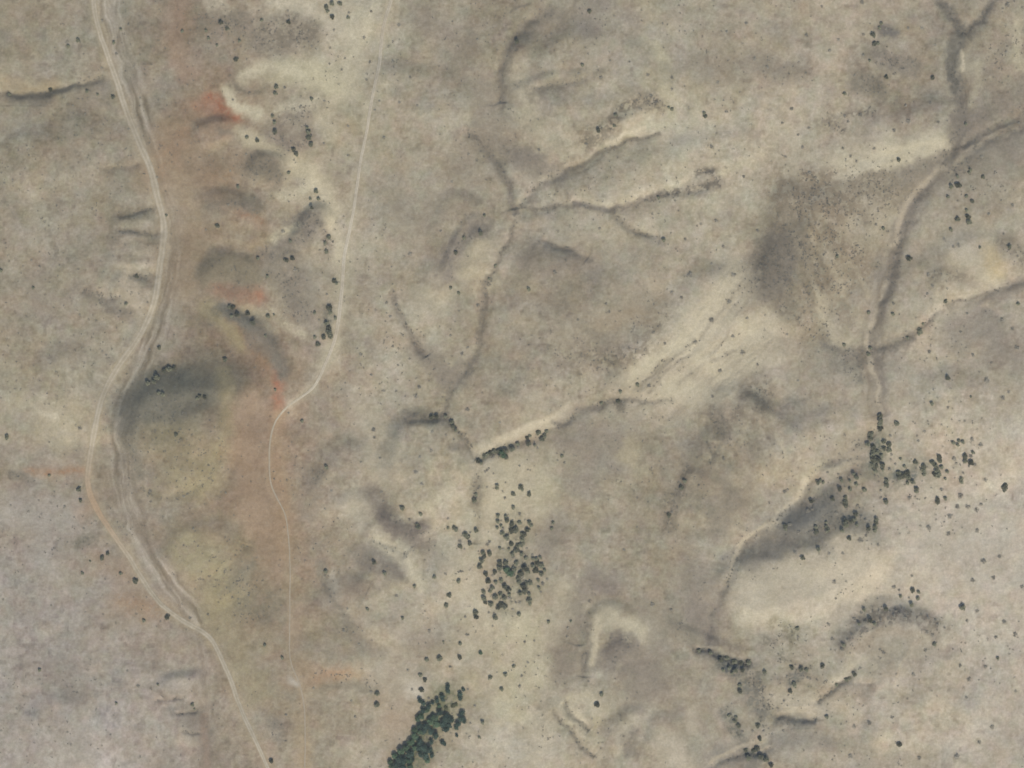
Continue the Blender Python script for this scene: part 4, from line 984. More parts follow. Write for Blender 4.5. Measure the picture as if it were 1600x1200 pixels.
# ------------------------------------------------------------------ plants: place | x,y,radius (s dry shrub, g leafy tree, o olive leafy tree)
PLANTS = """
plain beside the road's north-west stretch | 122,63,4 107,72,3 79,140,4 15,148,3 159,106,2.5s 136,143,3 153,148,2.5 177,152,4 133,178,2.5s 7,286,2.5s 20,281,2.5s 114,165,2.5s
strip just east of the northern road | 189,46,2.5 178,67,3 160,32,2.5s 201,39,2.5s 182,84,3.5s 246,277,2.5s 201,202,2.5s
grey flat above the bright red soil | 285,49,3 322,48,3 345,36,4 355,45,3.5 326,60,3 339,71,2.5 374,64,3 369,93,4 372,292,3 386,215,3 364,156,2.5s 360,267,2.5s 385,241,2.5s
pale speckled knoll at the top edge | 519,6,4 531,6,4 510,12,4 519,27,4 544,28,3 451,35,3.5 451,26,2.5s 450,17,2.5s 409,32,3 522,47,3s 516,75,2.5s 465,64,2.5s 487,72,2.5s 427,64,2.5s 539,91,2.5s 515,100,2.5s 534,109,2.5s 512,18,3 545,20,3s
dark hollow west of the dirt track | 432,136,4 430,146,3.5 445,137,3s 487,155,3 507,158,2.5s 469,167,2.5s 426,182,3 429,192,3.5 430,206,4 482,207,4.5 483,215,5 486,226,4 459,234,4 463,241,4 402,220,3.5 451,270,3 494,299,4 506,224,2.5s 480,200,3
pale strip left of the dirt track | 487,325,3.5 485,311,2.5 498,311,3 442,362,4s 454,377,3 447,407,4 457,404,3.5 403,404,3 461,421,4s 418,432,3 522,439,4 526,443,3 510,393,4 514,371,4 506,359,2.5s 520,378,3s 508,380,3 340,353,3.5 322,359,2.5s 357,320,2.5s
left side of the dirt track's bend | 515,481,5 516,488,4 492,489,3 524,497,3 510,505,4 514,512,4 515,520,6 506,527,4 492,527,3 497,538,4 517,526,4 511,460,2.5s 499,500,2.5s
northern foot of the dark hill | 359,479,4 364,480,4 371,492,4 387,490,4 395,504,4.5 362,494,3 419,494,3.5 428,492,2 415,525,2.5 352,562,4
shaded north face of the dark hill | 231,599,4 245,590,5 265,577,5 257,580,4 272,575,3.5 241,597,4 255,617,4 248,614,3 312,620,3.5 320,621,3.5 308,623,3 274,626,2.5s 286,645,3s
olive hill inside the road bend | 275,679,3.5 235,767,4s 287,775,3.5s 302,826,3s 325,960,3s 297,966,3s 389,930,2.5s 353,770,2.5s
plain left of the dirt road | 214,432,3.5 197,475,3 52,450,2.5 2,423,3 160,549,2.5s 166,555,2.5s 125,492,2.5s 49,407,2.5s 249,544,3.5 234,547,3s 260,337,2.5 125,669,4s
plain by the left edge | 11,683,4 77,743,2.5 124,765,4 126,782,3.5 101,792,3.5s 17,790,2.5s 131,826,2.5s
slope left of the road's southern bend | 160,872,4 169,865,3.5 141,877,2 129,896,3 189,896,3 212,908,4.5 262,964,4.5 225,970,3 251,971,2s 80,946,2.5s 5,937,2.5s
grey plain in the bottom left | 62,1047,3 182,1099,2.5 199,1048,2.5s 247,1070,2 301,1101,3.5 304,1108,2 216,1072,4s 219,1183,3s 424,1189,4 414,1008,3 441,1028,3 447,1117,3s
open plain right of the dirt track | 614,97,3.5s 624,40,3.5s 614,65,3s 586,172,2.5s 600,215,3s 746,62,3s 544,197,3s 706,284,3s 732,241,3s 641,121,3s 580,18,3s 569,59,3.5s 578,97,3s 573,125,2.5s 593,158,2.5s 624,160,3s 544,243,3s 652,165,2.5s
slope around the long grey patch | 751,364,4 725,372,3 712,395,4 757,337,2.5 704,450,3 717,458,3 689,361,3s 641,397,4s 746,477,4s 610,495,3.5s 774,415,2.5 764,436,2.5 604,473,3s
flat left of the central gully | 620,477,4s 640,561,2.5s 630,524,2.5s 564,554,4s 614,541,3s 622,571,2.5s 619,611,3s 655,605,4s 650,619,5s 600,611,3s 580,586,3s 635,507,3s 648,537,3s
meeting of the central gullies | 722,553,4s 704,524,3s 731,543,3s 706,660,4.5 708,667,4.5 712,673,3 675,675,3.5s 674,652,4 682,651,4 696,651,3 731,640,4s 781,660,3s 697,680,2.5s 709,687,2.5s
plateau above the branching gullies | 808,65,4 921,18,3.5 910,102,3 939,121,4s 984,97,2.5s 1012,117,3.5s 1050,122,3.5s 1036,37,2.5s 960,25,2.5s 862,54,3s 904,115,3s 953,95,2.5s 1050,139,3s
scrubby bank above the northern gully | 1102,182,3.5 1100,177,3 1050,171,3 1045,168,2.5 935,204,4 916,225,4s 960,197,3 962,180,3 1018,150,3.5s 1025,160,3s 1000,170,3s 842,234,3s 972,165,3s 1112,229,4s 1122,129,4s 1135,175,3.5s
upland right of the northern gully | 1166,37,3.5s 1179,92,4s 1136,50,3.5s 1199,105,4s 1260,55,4s 1296,79,3.5s 1284,10,3s 1347,4,4s 1259,114,3s 1162,276,3.5s 1237,170,4s 1222,192,3s 1264,200,3s 1247,211,3s 1254,230,3.5s 1227,245,3s 1265,270,4s 1310,62,3.5s
grey patch near the top right | 1364,55,4.5 1377,37,3 1366,69,4 1372,68,3 1349,54,3s 1349,86,3.5s 1359,95,2.5 1385,121,3.5 1320,147,3 1457,122,3.5 1461,70,3s 1441,44,4s 1419,44,3s 1336,117,2.5s 1374,44,3 1384,45,3s
bright bank left of the wash | 1366,232,3.5s 1317,232,3s 1329,244,3s 1397,204,4s 1338,252,3s 1345,180,4s 1420,190,5s 1475,235,3s 1404,250,3.5 1454,161,3s 1466,191,3s 1415,165,3s 1320,181,3.5s 1325,190,3s
ground right of the wash's upper course | 1509,194,3 1536,277,3.5 1496,276,3 1497,290,5 1486,292,4 1516,266,3 1514,270,2.5 1555,270,4s 1592,192,3s 1546,205,3s 1534,245,4s 1572,81,3.5s 1575,8,5s
pale flat right of the wash | 1496,343,4.5 1512,339,4 1514,347,4.5 1510,329,3 1519,315,3.5 1486,359,3 1510,307,3 1481,308,3 1420,404,4.5 1531,387,2.5 1476,375,4s 1582,321,4s 1545,335,4s 1451,430,4s 1457,447,4s 1477,471,3.5 1449,459,3s 1498,384,4s 1490,386,3s 1568,366,3s 1577,386,4 1590,400,3s
wash banks where the side channel joins | 1437,517,4.5 1436,521,3.5 1442,506,2.5 1357,489,3.5 1308,401,3 1395,491,3 1396,474,3s 1357,554,3.5 1360,544,3 1319,539,3 1340,384,3s 1380,357,3 1369,351,3s 1314,390,3s 1230,522,3s 1418,528,3 1272,527,3s 1293,525,3s 1247,595,3s
plain below the eastern side channel | 1481,591,4 1591,475,3 1566,500,4s 1511,490,3s 1582,514,3.5s 1452,550,4s 1520,555,4s 1589,544,5s 1542,595,6s 1549,567,3s 1501,519,3s 1456,631,3.5 1567,622,5s 1517,620,2 1481,637,3s 1576,613,3.5s
smooth slope right of the centre | 826,452,3.5 1029,309,3 1037,375,3.5 1119,345,4s 1184,361,3.5s 1071,374,3s 867,425,4s 884,407,3s 1112,500,5s 1086,535,4.5s 1145,525,4s 1125,579,4.5s 1160,551,5s 1167,497,4s 1039,537,3.5s 1065,465,3.5s 1050,457,3.5s 937,357,3s 1146,430,5s 1079,430,5s 1139,472,4.5s 1021,520,3.5s 947,475,3s 952,487,3s 1130,385,3s 1112,413,3s 1095,350,2.5s 903,500,3s 1184,570,3s
bank above the long main gully | 969,612,3.5 996,601,3.5 1014,603,4s 966,627,4 940,630,3 1114,620,3s 878,713,3 882,723,3s 864,817,3 862,826,3 1131,717,4s 1045,805,4 1050,800,3s 975,859,3.5s 1065,762,4 1070,752,3.5
upper rim of the bare slope | 747,720,4 752,724,3 757,713,4 761,710,3 766,708,4 772,705,4.5 779,705,4.5 784,707,5g 790,705,5 787,712,5g 782,712,4 791,715,4 800,702,4.5 809,694,3.5 810,699,3s 824,684,4 828,681,3 826,693,4.5 836,696,2.5 841,676,4.5 854,674,3.5 851,681,4 847,686,4.5 840,700,2.5s 771,714,3s
bare pale slope above the grove | 814,761,4 816,765,3 827,772,4 802,772,4 777,759,3.5 777,763,3 741,782,4.5 744,773,3 761,735,3s 758,737,2.5s 789,778,3s 761,761,2s 764,732,2.5s 812,728,2.5s 771,740,2s 802,793,3.5 790,754,2s 749,761,2.5s 825,734,2s
round knoll left of the grove | 629,794,4 657,803,3.5 654,824,4 652,820,3 640,812,3s 599,784,2.5s 650,738,4.5s 659,756,4s 656,714,3s 674,704,3.5s 584,672,4.5s 585,684,3s 596,769,3s 564,722,2.5s 472,658,3 451,645,2.5s 430,609,2.5 510,730,3.5 518,767,3s 508,795,2.5s 594,716,3s
slope just left of the grove | 710,825,4 713,828,3.5 700,825,2.5 744,829,4 728,836,5 731,839,4 734,849,4 719,854,4 719,846,4s 700,810,3s 755,864,4 757,869,4 765,865,4.5 753,876,4.5 750,885,4.5 702,930,4.5 697,946,4 717,908,3.5 696,897,3s 720,893,3s 727,964,2.5s 743,957,4.5 744,964,4.5 716,908,3s 764,957,3s 726,858,2s 735,832,2.5s
dense grove on the pale slope | 778,806,3.5 778,815,3.5 777,825,3 790,807,3 792,813,4.5 800,818,4.5 812,803,3.5s 812,817,3.5 827,817,4 830,821,3.5 824,828,4 786,826,4s 799,829,5 806,828,5 792,840,5 785,833,4 818,836,5 816,843,4 799,850,4 815,851,4.5 809,853,4 807,860,5 801,866,4 815,866,4 822,872,3.5 832,867,3s 833,873,3 807,880,4 781,880,4.5 781,888,5 790,880,4.5 791,890,6g 797,895,6g 803,890,5 801,898,4 773,894,4 759,897,4 820,888,5.5 824,892,4.5 814,896,5 840,880,5 846,884,5 837,891,5.5 846,897,4 851,891,3 833,884,4 763,908,4.5 775,910,3.5 783,907,4 769,919,4.5 766,924,3 789,917,5 794,921,4.5 788,934,4 782,929,4 774,933,4.5 796,934,4s 819,916,5.5 820,924,5 813,927,4 827,929,3.5 827,938,4.5 828,943,3.5 829,911,4.5 823,912,4 842,919,3 841,907,3 848,912,4s 756,925,4 756,935,4.5 758,941,4 767,944,4.5 784,945,5 779,949,4 789,948,4.5 812,941,3.5s 806,941,3s 801,952,3s 811,960,3.5 774,965,4.5 772,958,2.5s 811,909,4 810,903,4 786,858,3s 781,857,3 765,847,3.5s 762,851,3s 857,971,2.5s 855,905,3s 844,871,3 838,874,3.5 815,834,3 783,822,3 803,871,3s 795,858,2.5 823,857,2.5s 770,899,3s 796,929,3 845,925,3s
saddle between the grove and thicket | 693,1003,2 719,1006,3 667,1031,3.5 687,1029,4.5 718,1027,4 751,1020,3.5g 703,1042,3s 657,1055,3.5 664,1062,4 803,1041,3 790,1054,3.5 766,1059,4 784,1077,3.5 812,1072,3.5s 729,992,3s 671,986,4s 770,978,2.5s 727,964,2.5s 648,916,3 679,902,3 716,909,3 620,931,3.5s 629,966,3 574,952,3 543,951,2.5s 664,955,2s 637,1047,3s 825,1035,3s 815,1056,3s 644,1077,3s 659,1078,4 670,1091,3s 732,992,2.5s 820,1003,3s
purple-grey slope by the thin track | 585,879,4 601,896,3.5 509,893,3.5 590,1084,4 589,1101,4.5 580,1081,3.5s 555,1120,3s 537,985,4s 552,988,2.5s 561,1006,2.5s 490,1075,2.5s 549,1095,2.5s
leafy thicket at the bottom edge | 656,1094,4.5 662,1099,4.5 670,1104,5 667,1110,4.5g 683,1094,4.5 676,1098,3.5 691,1088,4.5 692,1093,4 700,1072,4 700,1079,5 719,1084,4.5 719,1090,5 724,1077,3.5 661,1110,5 658,1119,6g 653,1123,5g 686,1103,4g 697,1107,4o 708,1103,4.5o 713,1101,3.5o 687,1113,5.5 679,1122,7g 682,1131,7g 673,1127,6g 697,1121,7 704,1125,6 693,1130,7 697,1139,6.5 701,1133,6 722,1114,5.5 721,1123,6 725,1126,5 716,1131,5 713,1137,4 656,1134,6.5 666,1135,6.5 663,1142,6 673,1143,6 681,1149,6 657,1143,5.5g 648,1141,6g 648,1150,6g 643,1159,7g 656,1160,6 651,1153,5 674,1159,4.5 662,1169,7 671,1171,6.5 654,1169,6 665,1180,6.5 657,1178,5.5 675,1180,4.5 668,1188,5g 692,1160,4.5 695,1163,3 714,1149,3 635,1168,6.5g 641,1178,7 648,1168,5g 627,1173,6g 617,1181,6g 624,1186,8 631,1188,7.5 620,1195,7.5 640,1188,6.5g 612,1197,6g 641,1198,6g 630,1199,7 610,1190,5g 645,1186,4
bare ground right of the thicket | 754,1129,3.5 749,1152,2.5 735,1130,2.5s 731,1077,2.5s 742,1103,3s
lobed slope at the bottom centre | 940,1085,3.5 933,1101,4.5 857,972,3 892,971,2.5 887,981,3.5s 1019,945,4.5s 886,995,3s 1049,953,3.5s 835,1001,2.5s 920,1065,2.5s 1092,1017,3.5 1110,1020,4 925,1123,2s
black bank where the wash ends | 1126,1031,4.5 1136,1028,4.5 1147,1034,4.5 1158,1036,4 1170,1035,4.5 1130,1047,3 1149,1047,4.5 1160,1047,4 1144,1052,3 1139,1044,3.5 1156,1071,3.5 1156,1080,4 1195,1050,4 1186,1080,3s 1194,1105,3s 1188,1062,3s 1193,1091,3s
wash floor by the bottom edge | 1148,1127,4 1154,1134,4 1150,1121,3 1184,1134,4 1187,1154,4 1182,1170,5 1177,1173,4 1169,1184,5 1189,1183,5 1197,1186,5 1165,1172,4 1193,1142,3s 1176,1142,3s 1160,1143,3.5s 1139,1118,3 1157,1150,3s 1205,1195,4
tangled scrub left of the arc | 1246,982,3.5 1237,1043,4 1252,1045,4 1260,1047,3.5 1285,1041,4 1241,1070,4.5 1235,1080,4 1292,1120,3.5 1247,995,3s 1224,1142,3s 1225,1095,3s 1230,1057,3s 1262,1059,3s
small scarp under the curved bank | 1322,1062,4 1327,1060,3 1335,1054,4 1307,1070,3 1299,1082,3s 1283,1095,3s 1344,1044,3s 1381,1020,4s 1375,1015,3s 1427,1054,4.5s
dark curved bank at bottom right | 1384,951,4 1414,966,5s 1405,960,4s 1360,970,4 1354,973,4s 1335,968,4s 1342,975,3 1351,972,3s 1316,1015,4.5s 1318,1008,3.5 1400,955,3.5s 1397,963,4s 1350,953,3 1346,958,3s 1465,977,4s 1460,1007,3.5 1446,1016,3.5s 1450,966,4s 1457,992,4s 1449,988,4s 1325,1000,3s 1332,993,3s 1376,968,3.5s 1388,966,4s 1366,975,3.5 1476,981,3s 1462,970,3s
crest above the curved bank | 1424,945,4 1426,922,4 1435,925,3 1434,935,3.5 1407,932,3 1397,917,4.5s 1405,922,3s 1304,909,4.5s 1306,935,3s 1425,900,3s 1295,976,3.5s 1301,999,4s 1420,934,2.5s
pale plain around the curved bank | 1504,949,5 1527,955,4s 1586,991,5s 1569,972,5s 1559,1029,3 1511,970,3.5s 1540,1042,4s 1552,903,4.5s 1520,907,4.5s 1394,1121,4s 1359,1130,4.5s 1335,1135,4s 1405,1163,4.5 1495,1182,6s 1436,1185,4.5s 1329,1181,5s 1514,1062,5s 1550,1136,5s 1530,1160,4s 1500,1040,4s 1556,996,4s 1597,917,4s 1510,1090,3s 1587,1080,3s
tall clump where the wash bends | 1375,650,4.5 1375,657,5 1375,663,4 1375,670,5 1401,662,4.5 1361,678,5 1360,685,4.5 1391,681,3.5s 1381,690,4 1389,695,4.5 1389,703,5 1381,701,4 1356,694,4 1364,699,5 1371,706,4 1364,709,5 1365,717,6 1372,719,5.5 1364,726,5 1368,728,5 1367,735,4 1379,727,4.5 1379,733,4 1390,733,4s 1377,712,3.5 1393,710,3s
scatter right of the tall clump | 1385,751,4 1385,757,4.5 1384,784,4.5 1350,765,3.5 1404,739,4 1405,746,5 1411,743,5 1418,739,5 1419,745,5 1413,729,3 1426,753,4.5 1418,755,3 1432,764,4.5 1432,768,3.5 1430,722,4 1407,717,2.5 1443,729,4.5 1443,735,4.5 1444,741,3.5 1457,723,4.5 1462,728,4 1464,736,5 1465,742,6 1460,741,4 1467,714,4.5 1468,720,4.5 1471,730,3.5 1480,737,3 1477,748,2.5 1502,748,3.5 1502,753,3.5 1505,739,3s 1471,765,4s 1465,780,4 1465,785,4 1477,779,3.5 1489,692,3.5 1496,695,3 1498,689,3 1504,691,3.5 1508,713,4.5 1508,720,4.5 1517,713,4s 1520,707,3 1517,723,4.5 1514,728,3s 1523,726,4s 1519,686,4.5s 1532,695,4.5s 1445,674,3.5s 1433,681,2.5s 1435,689,3s 1507,658,2.5s 1491,717,4.5s 1494,724,3s 1500,775,6s 1445,779,2s 1430,776,2s 1376,767,3s 1376,778,3s 1399,725,3s 1392,718,2.5s
open slope below the eastern scatter | 1570,760,5.5 1569,766,4 1512,792,5.5s 1496,792,5s 1526,797,4.5s 1484,807,5s 1451,825,5.5s 1482,834,4.5s 1527,829,4s 1537,877,5.5s 1562,870,4s 1540,750,4s 1421,778,4s 1533,788,3.5s
grey slope below the tall clump | 1278,754,4 1282,751,3 1286,754,3 1315,751,3.5 1328,752,2.5 1338,746,4 1334,741,3.5 1338,757,3.5 1312,764,4 1328,765,3.5 1351,766,3.5 1268,783,4 1263,798,5s 1270,796,3s 1301,780,4 1321,778,4 1321,784,4 1321,789,4.5 1340,790,3.5s 1307,802,4s 1337,804,4.5 1321,814,4 1321,820,5 1330,814,4 1335,812,3.5 1346,809,4s 1352,813,4s 1339,820,3 1369,812,4 1369,816,4 1357,826,4 1367,824,4 1367,829,3.5 1353,837,3.5s 1327,841,4 1344,844,5.5s 1316,829,3.5 1291,816,2.5 1291,823,3 1293,829,4 1275,824,3.5 1275,831,4.5 1269,831,3s 1227,822,4 1227,827,3 1234,820,4s 1279,859,4 1243,864,4s 1254,872,4.5 1295,865,3.5s 1317,865,3.5s 1248,832,4s 1226,768,4.5s 1372,851,3s 1231,765,3s 1310,741,3s 1293,738,3s
"""

def leaf_mat(name, rgb, var, rough=0.8, lo=.8, hi=1.25):
    m, n, l, b = new_mat(name, rough, 0.15)
    oi = n.new('ShaderNodeObjectInfo'); tc = n.new('ShaderNodeTexCoord')
    t = n.new('ShaderNodeTexNoise'); t.inputs['Scale'].default_value = 1.2; t.inputs['Detail'].default_value = 3
    l.new(tc.outputs['Object'], t.inputs['Vector'])
    r1 = n.new('ShaderNodeMapRange'); r1.inputs[1].default_value = .3; r1.inputs[2].default_value = .7; r1.inputs[3].default_value = 1 - var; r1.inputs[4].default_value = 1 + var
    l.new(t.outputs['Fac'], r1.inputs[0])
    r2 = n.new('ShaderNodeMapRange'); r2.inputs[3].default_value = lo; r2.inputs[4].default_value = hi; l.new(oi.outputs['Random'], r2.inputs[0])
    mu = n.new('ShaderNodeMath'); mu.operation = 'MULTIPLY'; l.new(r1.outputs[0], mu.inputs[0]); l.new(r2.outputs[0], mu.inputs[1])
    rgbn = n.new('ShaderNodeRGB'); rgbn.outputs[0].default_value = (*rgb, 1)
    vm = n.new('ShaderNodeVectorMath'); vm.operation = 'SCALE'; l.new(rgbn.outputs[0], vm.inputs[0]); l.new(mu.outputs[0], vm.inputs['Scale'])
    l.new(vm.outputs[0], b.inputs['Base Color'])
    return m
M_JUN = leaf_mat('juniper_leaves', (0.150, 0.145, 0.090), .35, .8, .65, 1.7)
M_LEAF = leaf_mat('broad_leaves', (0.105, 0.150, 0.080), .35)
M_DARK = leaf_mat('dark_broad_leaves', (0.066, 0.096, 0.066), .3)
M_OLIVE = leaf_mat('olive_leaves', (0.15, 0.15, 0.075), .3)
M_SHRUB = leaf_mat('dry_shrub_twigs', (0.32, 0.285, 0.21), .25)
M_SCRUB = leaf_mat('scrub_twigs', (0.165, 0.150, 0.112), .3)
M_BARK, n, l, b = new_mat('bark')
t = n.new('ShaderNodeTexNoise'); t.inputs['Scale'].default_value = 6
cr = n.new('ShaderNodeValToRGB'); cr.color_ramp.elements[0].color = (.06, .045, .03, 1); cr.color_ramp.elements[1].color = (.16, .13, .1, 1)
l.new(t.outputs['Fac'], cr.inputs[0]); l.new(cr.outputs[0], b.inputs['Base Color'])

def cards(cen, size, rng, flat=2.0):
    """one small folded leaf spray per centre: two triangles-ish quads"""
    n_ = len(cen)
    nrm = rng.normal(size=(n_, 3)); nrm[:, 2] = np.abs(nrm[:, 2]) + flat; nrm /= np.linalg.norm(nrm, axis=1)[:, None]
    a = np.cross(nrm, rng.normal(size=(n_, 3))); a /= np.linalg.norm(a, axis=1)[:, None]
    b_ = np.cross(nrm, a)
    s = size * rng.uniform(.6, 1.3, n_)[:, None]
    q = rng.uniform(.6, 1, (n_, 1))
    co = np.stack([cen - a * s, cen - b_ * s * q, cen + a * s, cen + b_ * s * q], 1).reshape(-1, 3)
    f = np.arange(n_ * 4).reshape(-1, 4)
    return co, f

def crown_geo(seed, clumps, leaves, hgt, base, size, spread=.62, cr=.45):
    rng = np.random.RandomState(seed)
    pts = []
    for k_ in range(clumps):
        ang = k_ * 2.4 + rng.uniform(-.4, .4); r = spread * math.sqrt((k_ + .3) / clumps) * rng.uniform(.8, 1.2)
        c = np.array([math.cos(ang) * r, math.sin(ang) * r * rng.uniform(.8, 1), base + (hgt - base) * (1 - .55 * (r / spread) ** 1.5) * rng.uniform(.62, .8)])
        R_ = cr * rng.uniform(.7, 1.15)
        v = rng.normal(size=(leaves, 3)); v /= np.linalg.norm(v, axis=1)[:, None]
        v *= (rng.uniform(.35, 1, leaves) ** .5)[:, None] * R_ * rng.uniform(.85, 1.15, (leaves, 1))
        v[:, 2] *= .8
        pts.append(c + v)
    cen = np.concatenate(pts); cen[:, 2] = np.maximum(cen[:, 2], .03)
    return cards(cen, size, rng)

def trunk_geo(seed, hgt, r0, limbs):
    rng = np.random.RandomState(seed)
    co, fa = [], []
    def limb(p0, p1, ra, rb):
        d = p1 - p0; d = d / np.linalg.norm(d)
        u = np.cross(d, [0.3, 0.9, 0.2]); u /= np.linalg.norm(u); v = np.cross(d, u)
        mid = (p0 + p1) / 2 + rng.normal(size=3) * .04 * np.linalg.norm(p1 - p0)
        base = len(co)
        for p, r in ((p0, ra), (mid, (ra + rb) / 2), (p1, rb)):
            for j in range(6):
                a = j * math.pi / 3
                co.append(p + (u * math.cos(a) + v * math.sin(a)) * r)
        for k_ in range(2):
            for j in range(6):
                fa.append((base + k_ * 6 + j, base + k_ * 6 + (j + 1) % 6, base + k_ * 6 + 6 + (j + 1) % 6, base + k_ * 6 + 6 + j))
    top = np.array([rng.uniform(-.08, .08), rng.uniform(-.08, .08), hgt])
    limb(np.array([0, 0, -.25]), top, r0, r0 * .35)
    for k_ in range(limbs):
        a = k_ * 2 * math.pi / limbs + rng.uniform(-.4, .4); z0 = hgt * rng.uniform(.3, .7)
        p = top * (z0 / hgt); limb(p, p + np.array([math.cos(a) * .5, math.sin(a) * .5, hgt * .3]), r0 * .5, r0 * .12)
    return np.array(co), np.array(fa)

KINDS = {}
def lib(kind, cnt, mat, cgeo, tgeo):
    out = []
    for i in range(cnt):
        c = cgeo(i); me = mesh_from(kind + '_crown', *c, mat, False)
        tr = None
        if tgeo:
            tg = tgeo(i); tr = (mesh_from(kind + '_trunk', *tg, M_BARK), tg)
        out.append((me, c, tr))
    KINDS[kind] = out
lib('t', 7, M_JUN, lambda i: crown_geo(200 + i, 8 + i % 3, 40, 1.35, .12, .15, .70), lambda i: trunk_geo(300 + i, 1.1, .10, 5))
lib('d', 5, M_DARK, lambda i: crown_geo(240 + i, 11, 46, 1.7, .3, .11, .66, .42), lambda i: trunk_geo(340 + i, 1.25, .09, 6))
lib('g', 4, M_LEAF, lambda i: crown_geo(260 + i, 11, 46, 1.6, .3, .11, .66, .42), lambda i: trunk_geo(360 + i, 1.2, .08, 6))
lib('o', 2, M_OLIVE, lambda i: crown_geo(280 + i, 9, 36, 1.0, .1, .12), lambda i: trunk_geo(380 + i, .8, .07, 6))
lib('s', 7, M_SHRUB, lambda i: crown_geo(400 + i, 7 + i % 3, 20, .62, .02, .10, .66, .36), None)

INFO = {'t': ('juniper_tree', 'tree', 'dark junipers scattered over the dry hills'),
        'd': ('leafy_tree', 'tree', 'leafy trees crowded in the thicket'),
        'g': ('leafy_tree', 'tree', 'leafy trees crowded in the thicket'),
        'o': ('leafy_tree', 'tree', 'leafy trees crowded in the thicket'),
        's': ('dry_shrub', 'shrub', 'dry shrubs dotted over the pale ground')}
COLW = {'t': 'dark green tree', 'd': 'blue-green leafy tree', 'g': 'fresh green leafy tree', 'o': 'olive-green leafy tree', 's': 'brown shrub'}
ORD = ['', 'first', 'second', 'third', 'fourth', 'fifth', 'sixth', 'seventh', 'eighth', 'ninth', 'tenth', 'eleventh', 'twelfth', 'thirteenth', 'fourteenth', 'fifteenth', 'sixteenth', 'seventeenth', 'eighteenth', 'nineteenth', 'twentieth']

ALL = []
for ln in PLANTS.strip().splitlines():
    place, items = ln.split('|'); place = place.strip()
    rec = []
    for q in items.split():
        kd = q[-1] if q[-1].isalpha() else 't'
        x, y, r = map(float, q.rstrip('sgo').split(','))
        if kd == 't' and place.startswith('leafy thicket') : kd = 'd'
        rec.append(dict(x=x, y=y, r=r, k=kd, place=place))
    # where in its place: thirds of the bounding box for the crowded places, then order from the left
    for kd in set(r['k'] for r in rec):
        sub = [r for r in rec if r['k'] == kd]
        xs = [r['x'] for r in sub]; ys = [r['y'] for r in sub]
        def third(v, vs, names):
            lo, hi = min(vs), max(vs)
            return names[min(2, int(3 * (v - lo) / max(hi - lo, 1)))]
        cells = {}
        for r in sub:
            if len(sub) > 9:
                v = third(r['y'], ys, ('upper', 'middle', 'lower')); h = third(r['x'], xs, ('left', 'centre', 'right'))
                key = 'centre' if (v, h) == ('middle', 'centre') else v + ' ' + h
            elif len(sub) > 4 and max(ys) - min(ys) > 60:
                key = third(r['y'], ys, ('upper part', 'middle', 'lower part'))
            else: key = ''
            cells.setdefault(key, []).append(r)
        for key, rs in cells.items():
            rs.sort(key=lambda r: r['x'])
            big = sorted(r['r'] for r in rs)
            for j, r in enumerate(rs):
                size = 'broad ' if r['r'] >= 5 else ('small ' if r['r'] <= 3 else '')
                o = 'alone' if len(rs) == 1 else ('leftmost' if j == 0 else ('rightmost' if j == len(rs) - 1 else ORD[j + 1] + ' from left'))
                where = (key + ' of ' if key else 'on ') + place
                r['label'] = f"{size}{COLW[kd]}, {o}, {where}"
                if len(r['label'].split()) > 16: r['label'] = f"{COLW[kd]}, {o}, {where}"
                if len(r['label'].split()) > 16: r['label'] = r['label'].replace('dark green ', 'dark ').replace('blue-green leafy', 'leafy')
    ALL += rec

fam = lambda r: 's' if r['k'] == 's' else ('t' if r['k'] == 't' else 'leafy')
for f_ in ('t', 's', 'leafy'):
    g_ = sorted([r for r in ALL if fam(r) == f_], key=lambda r: -r['r'])
    for j, r in enumerate(g_): r['own'] = j < 300

made = {}
def spread_mesh(name, recs, mat, crown=True):
    cos, fas, off = [], [], 0
    for q, r in enumerate(recs):
        me, (c, f), tr = KINDS[r['k']][q % len(KINDS[r['k']])]
        parts = [(c, f)]
        a = q * 2.1; ca, sa = math.cos(a), math.sin(a); sc = r['r'] * S * 1.0
        p = site(r['x'], r['y'])
        for c_, f2 in parts:
            m_ = c_ * sc
            cos.append(np.stack([m_[:, 0] * ca - m_[:, 1] * sa, m_[:, 0] * sa + m_[:, 1] * ca, m_[:, 2]], 1) + p)
            fas.append(f2 + off); off += len(c_)
    return mesh_from(name, np.concatenate(cos), np.concatenate(fas), mat, False)

for q, r in enumerate(ALL):
    if not r['own']: continue
    nm, cat, grp = INFO[r['k']]
    var = KINDS[r['k']]; me, cg, tr = var[(q * 5 + 3) % len(var)]
    p = site(r['x'], r['y'], -0.05)
    sc = r['r'] * S * 1.0
    rz = random.uniform(0, 6.28); sz = sc * random.uniform(.8, 1.15)
    if tr:
        root = put(nm, None)
        put('crown', me, root); put('trunk', tr[0], root)
    else:
        root = put(nm, me)
    root.location = p; root.rotation_euler = (0, 0, rz); root.scale = (sc * random.uniform(.92, 1.1), sc * random.uniform(.92, 1.1), sz)
    root['label'] = r['label']; root['category'] = cat; root['group'] = grp
rest = [r for r in ALL if not r['own'] and r['k'] == 't']
if rest:
    put('small_trees', spread_mesh('small_trees', rest, M_JUN), kind='stuff', label='small dark trees and saplings dotted between the bigger ones', category='trees')
rest = [r for r in ALL if not r['own'] and r['k'] == 's']
if rest:
    put('small_shrubs', spread_mesh('small_shrubs', rest, M_SHRUB), kind='stuff', label='small dull brown shrubs dotted over the pale ground', category='shrubs')

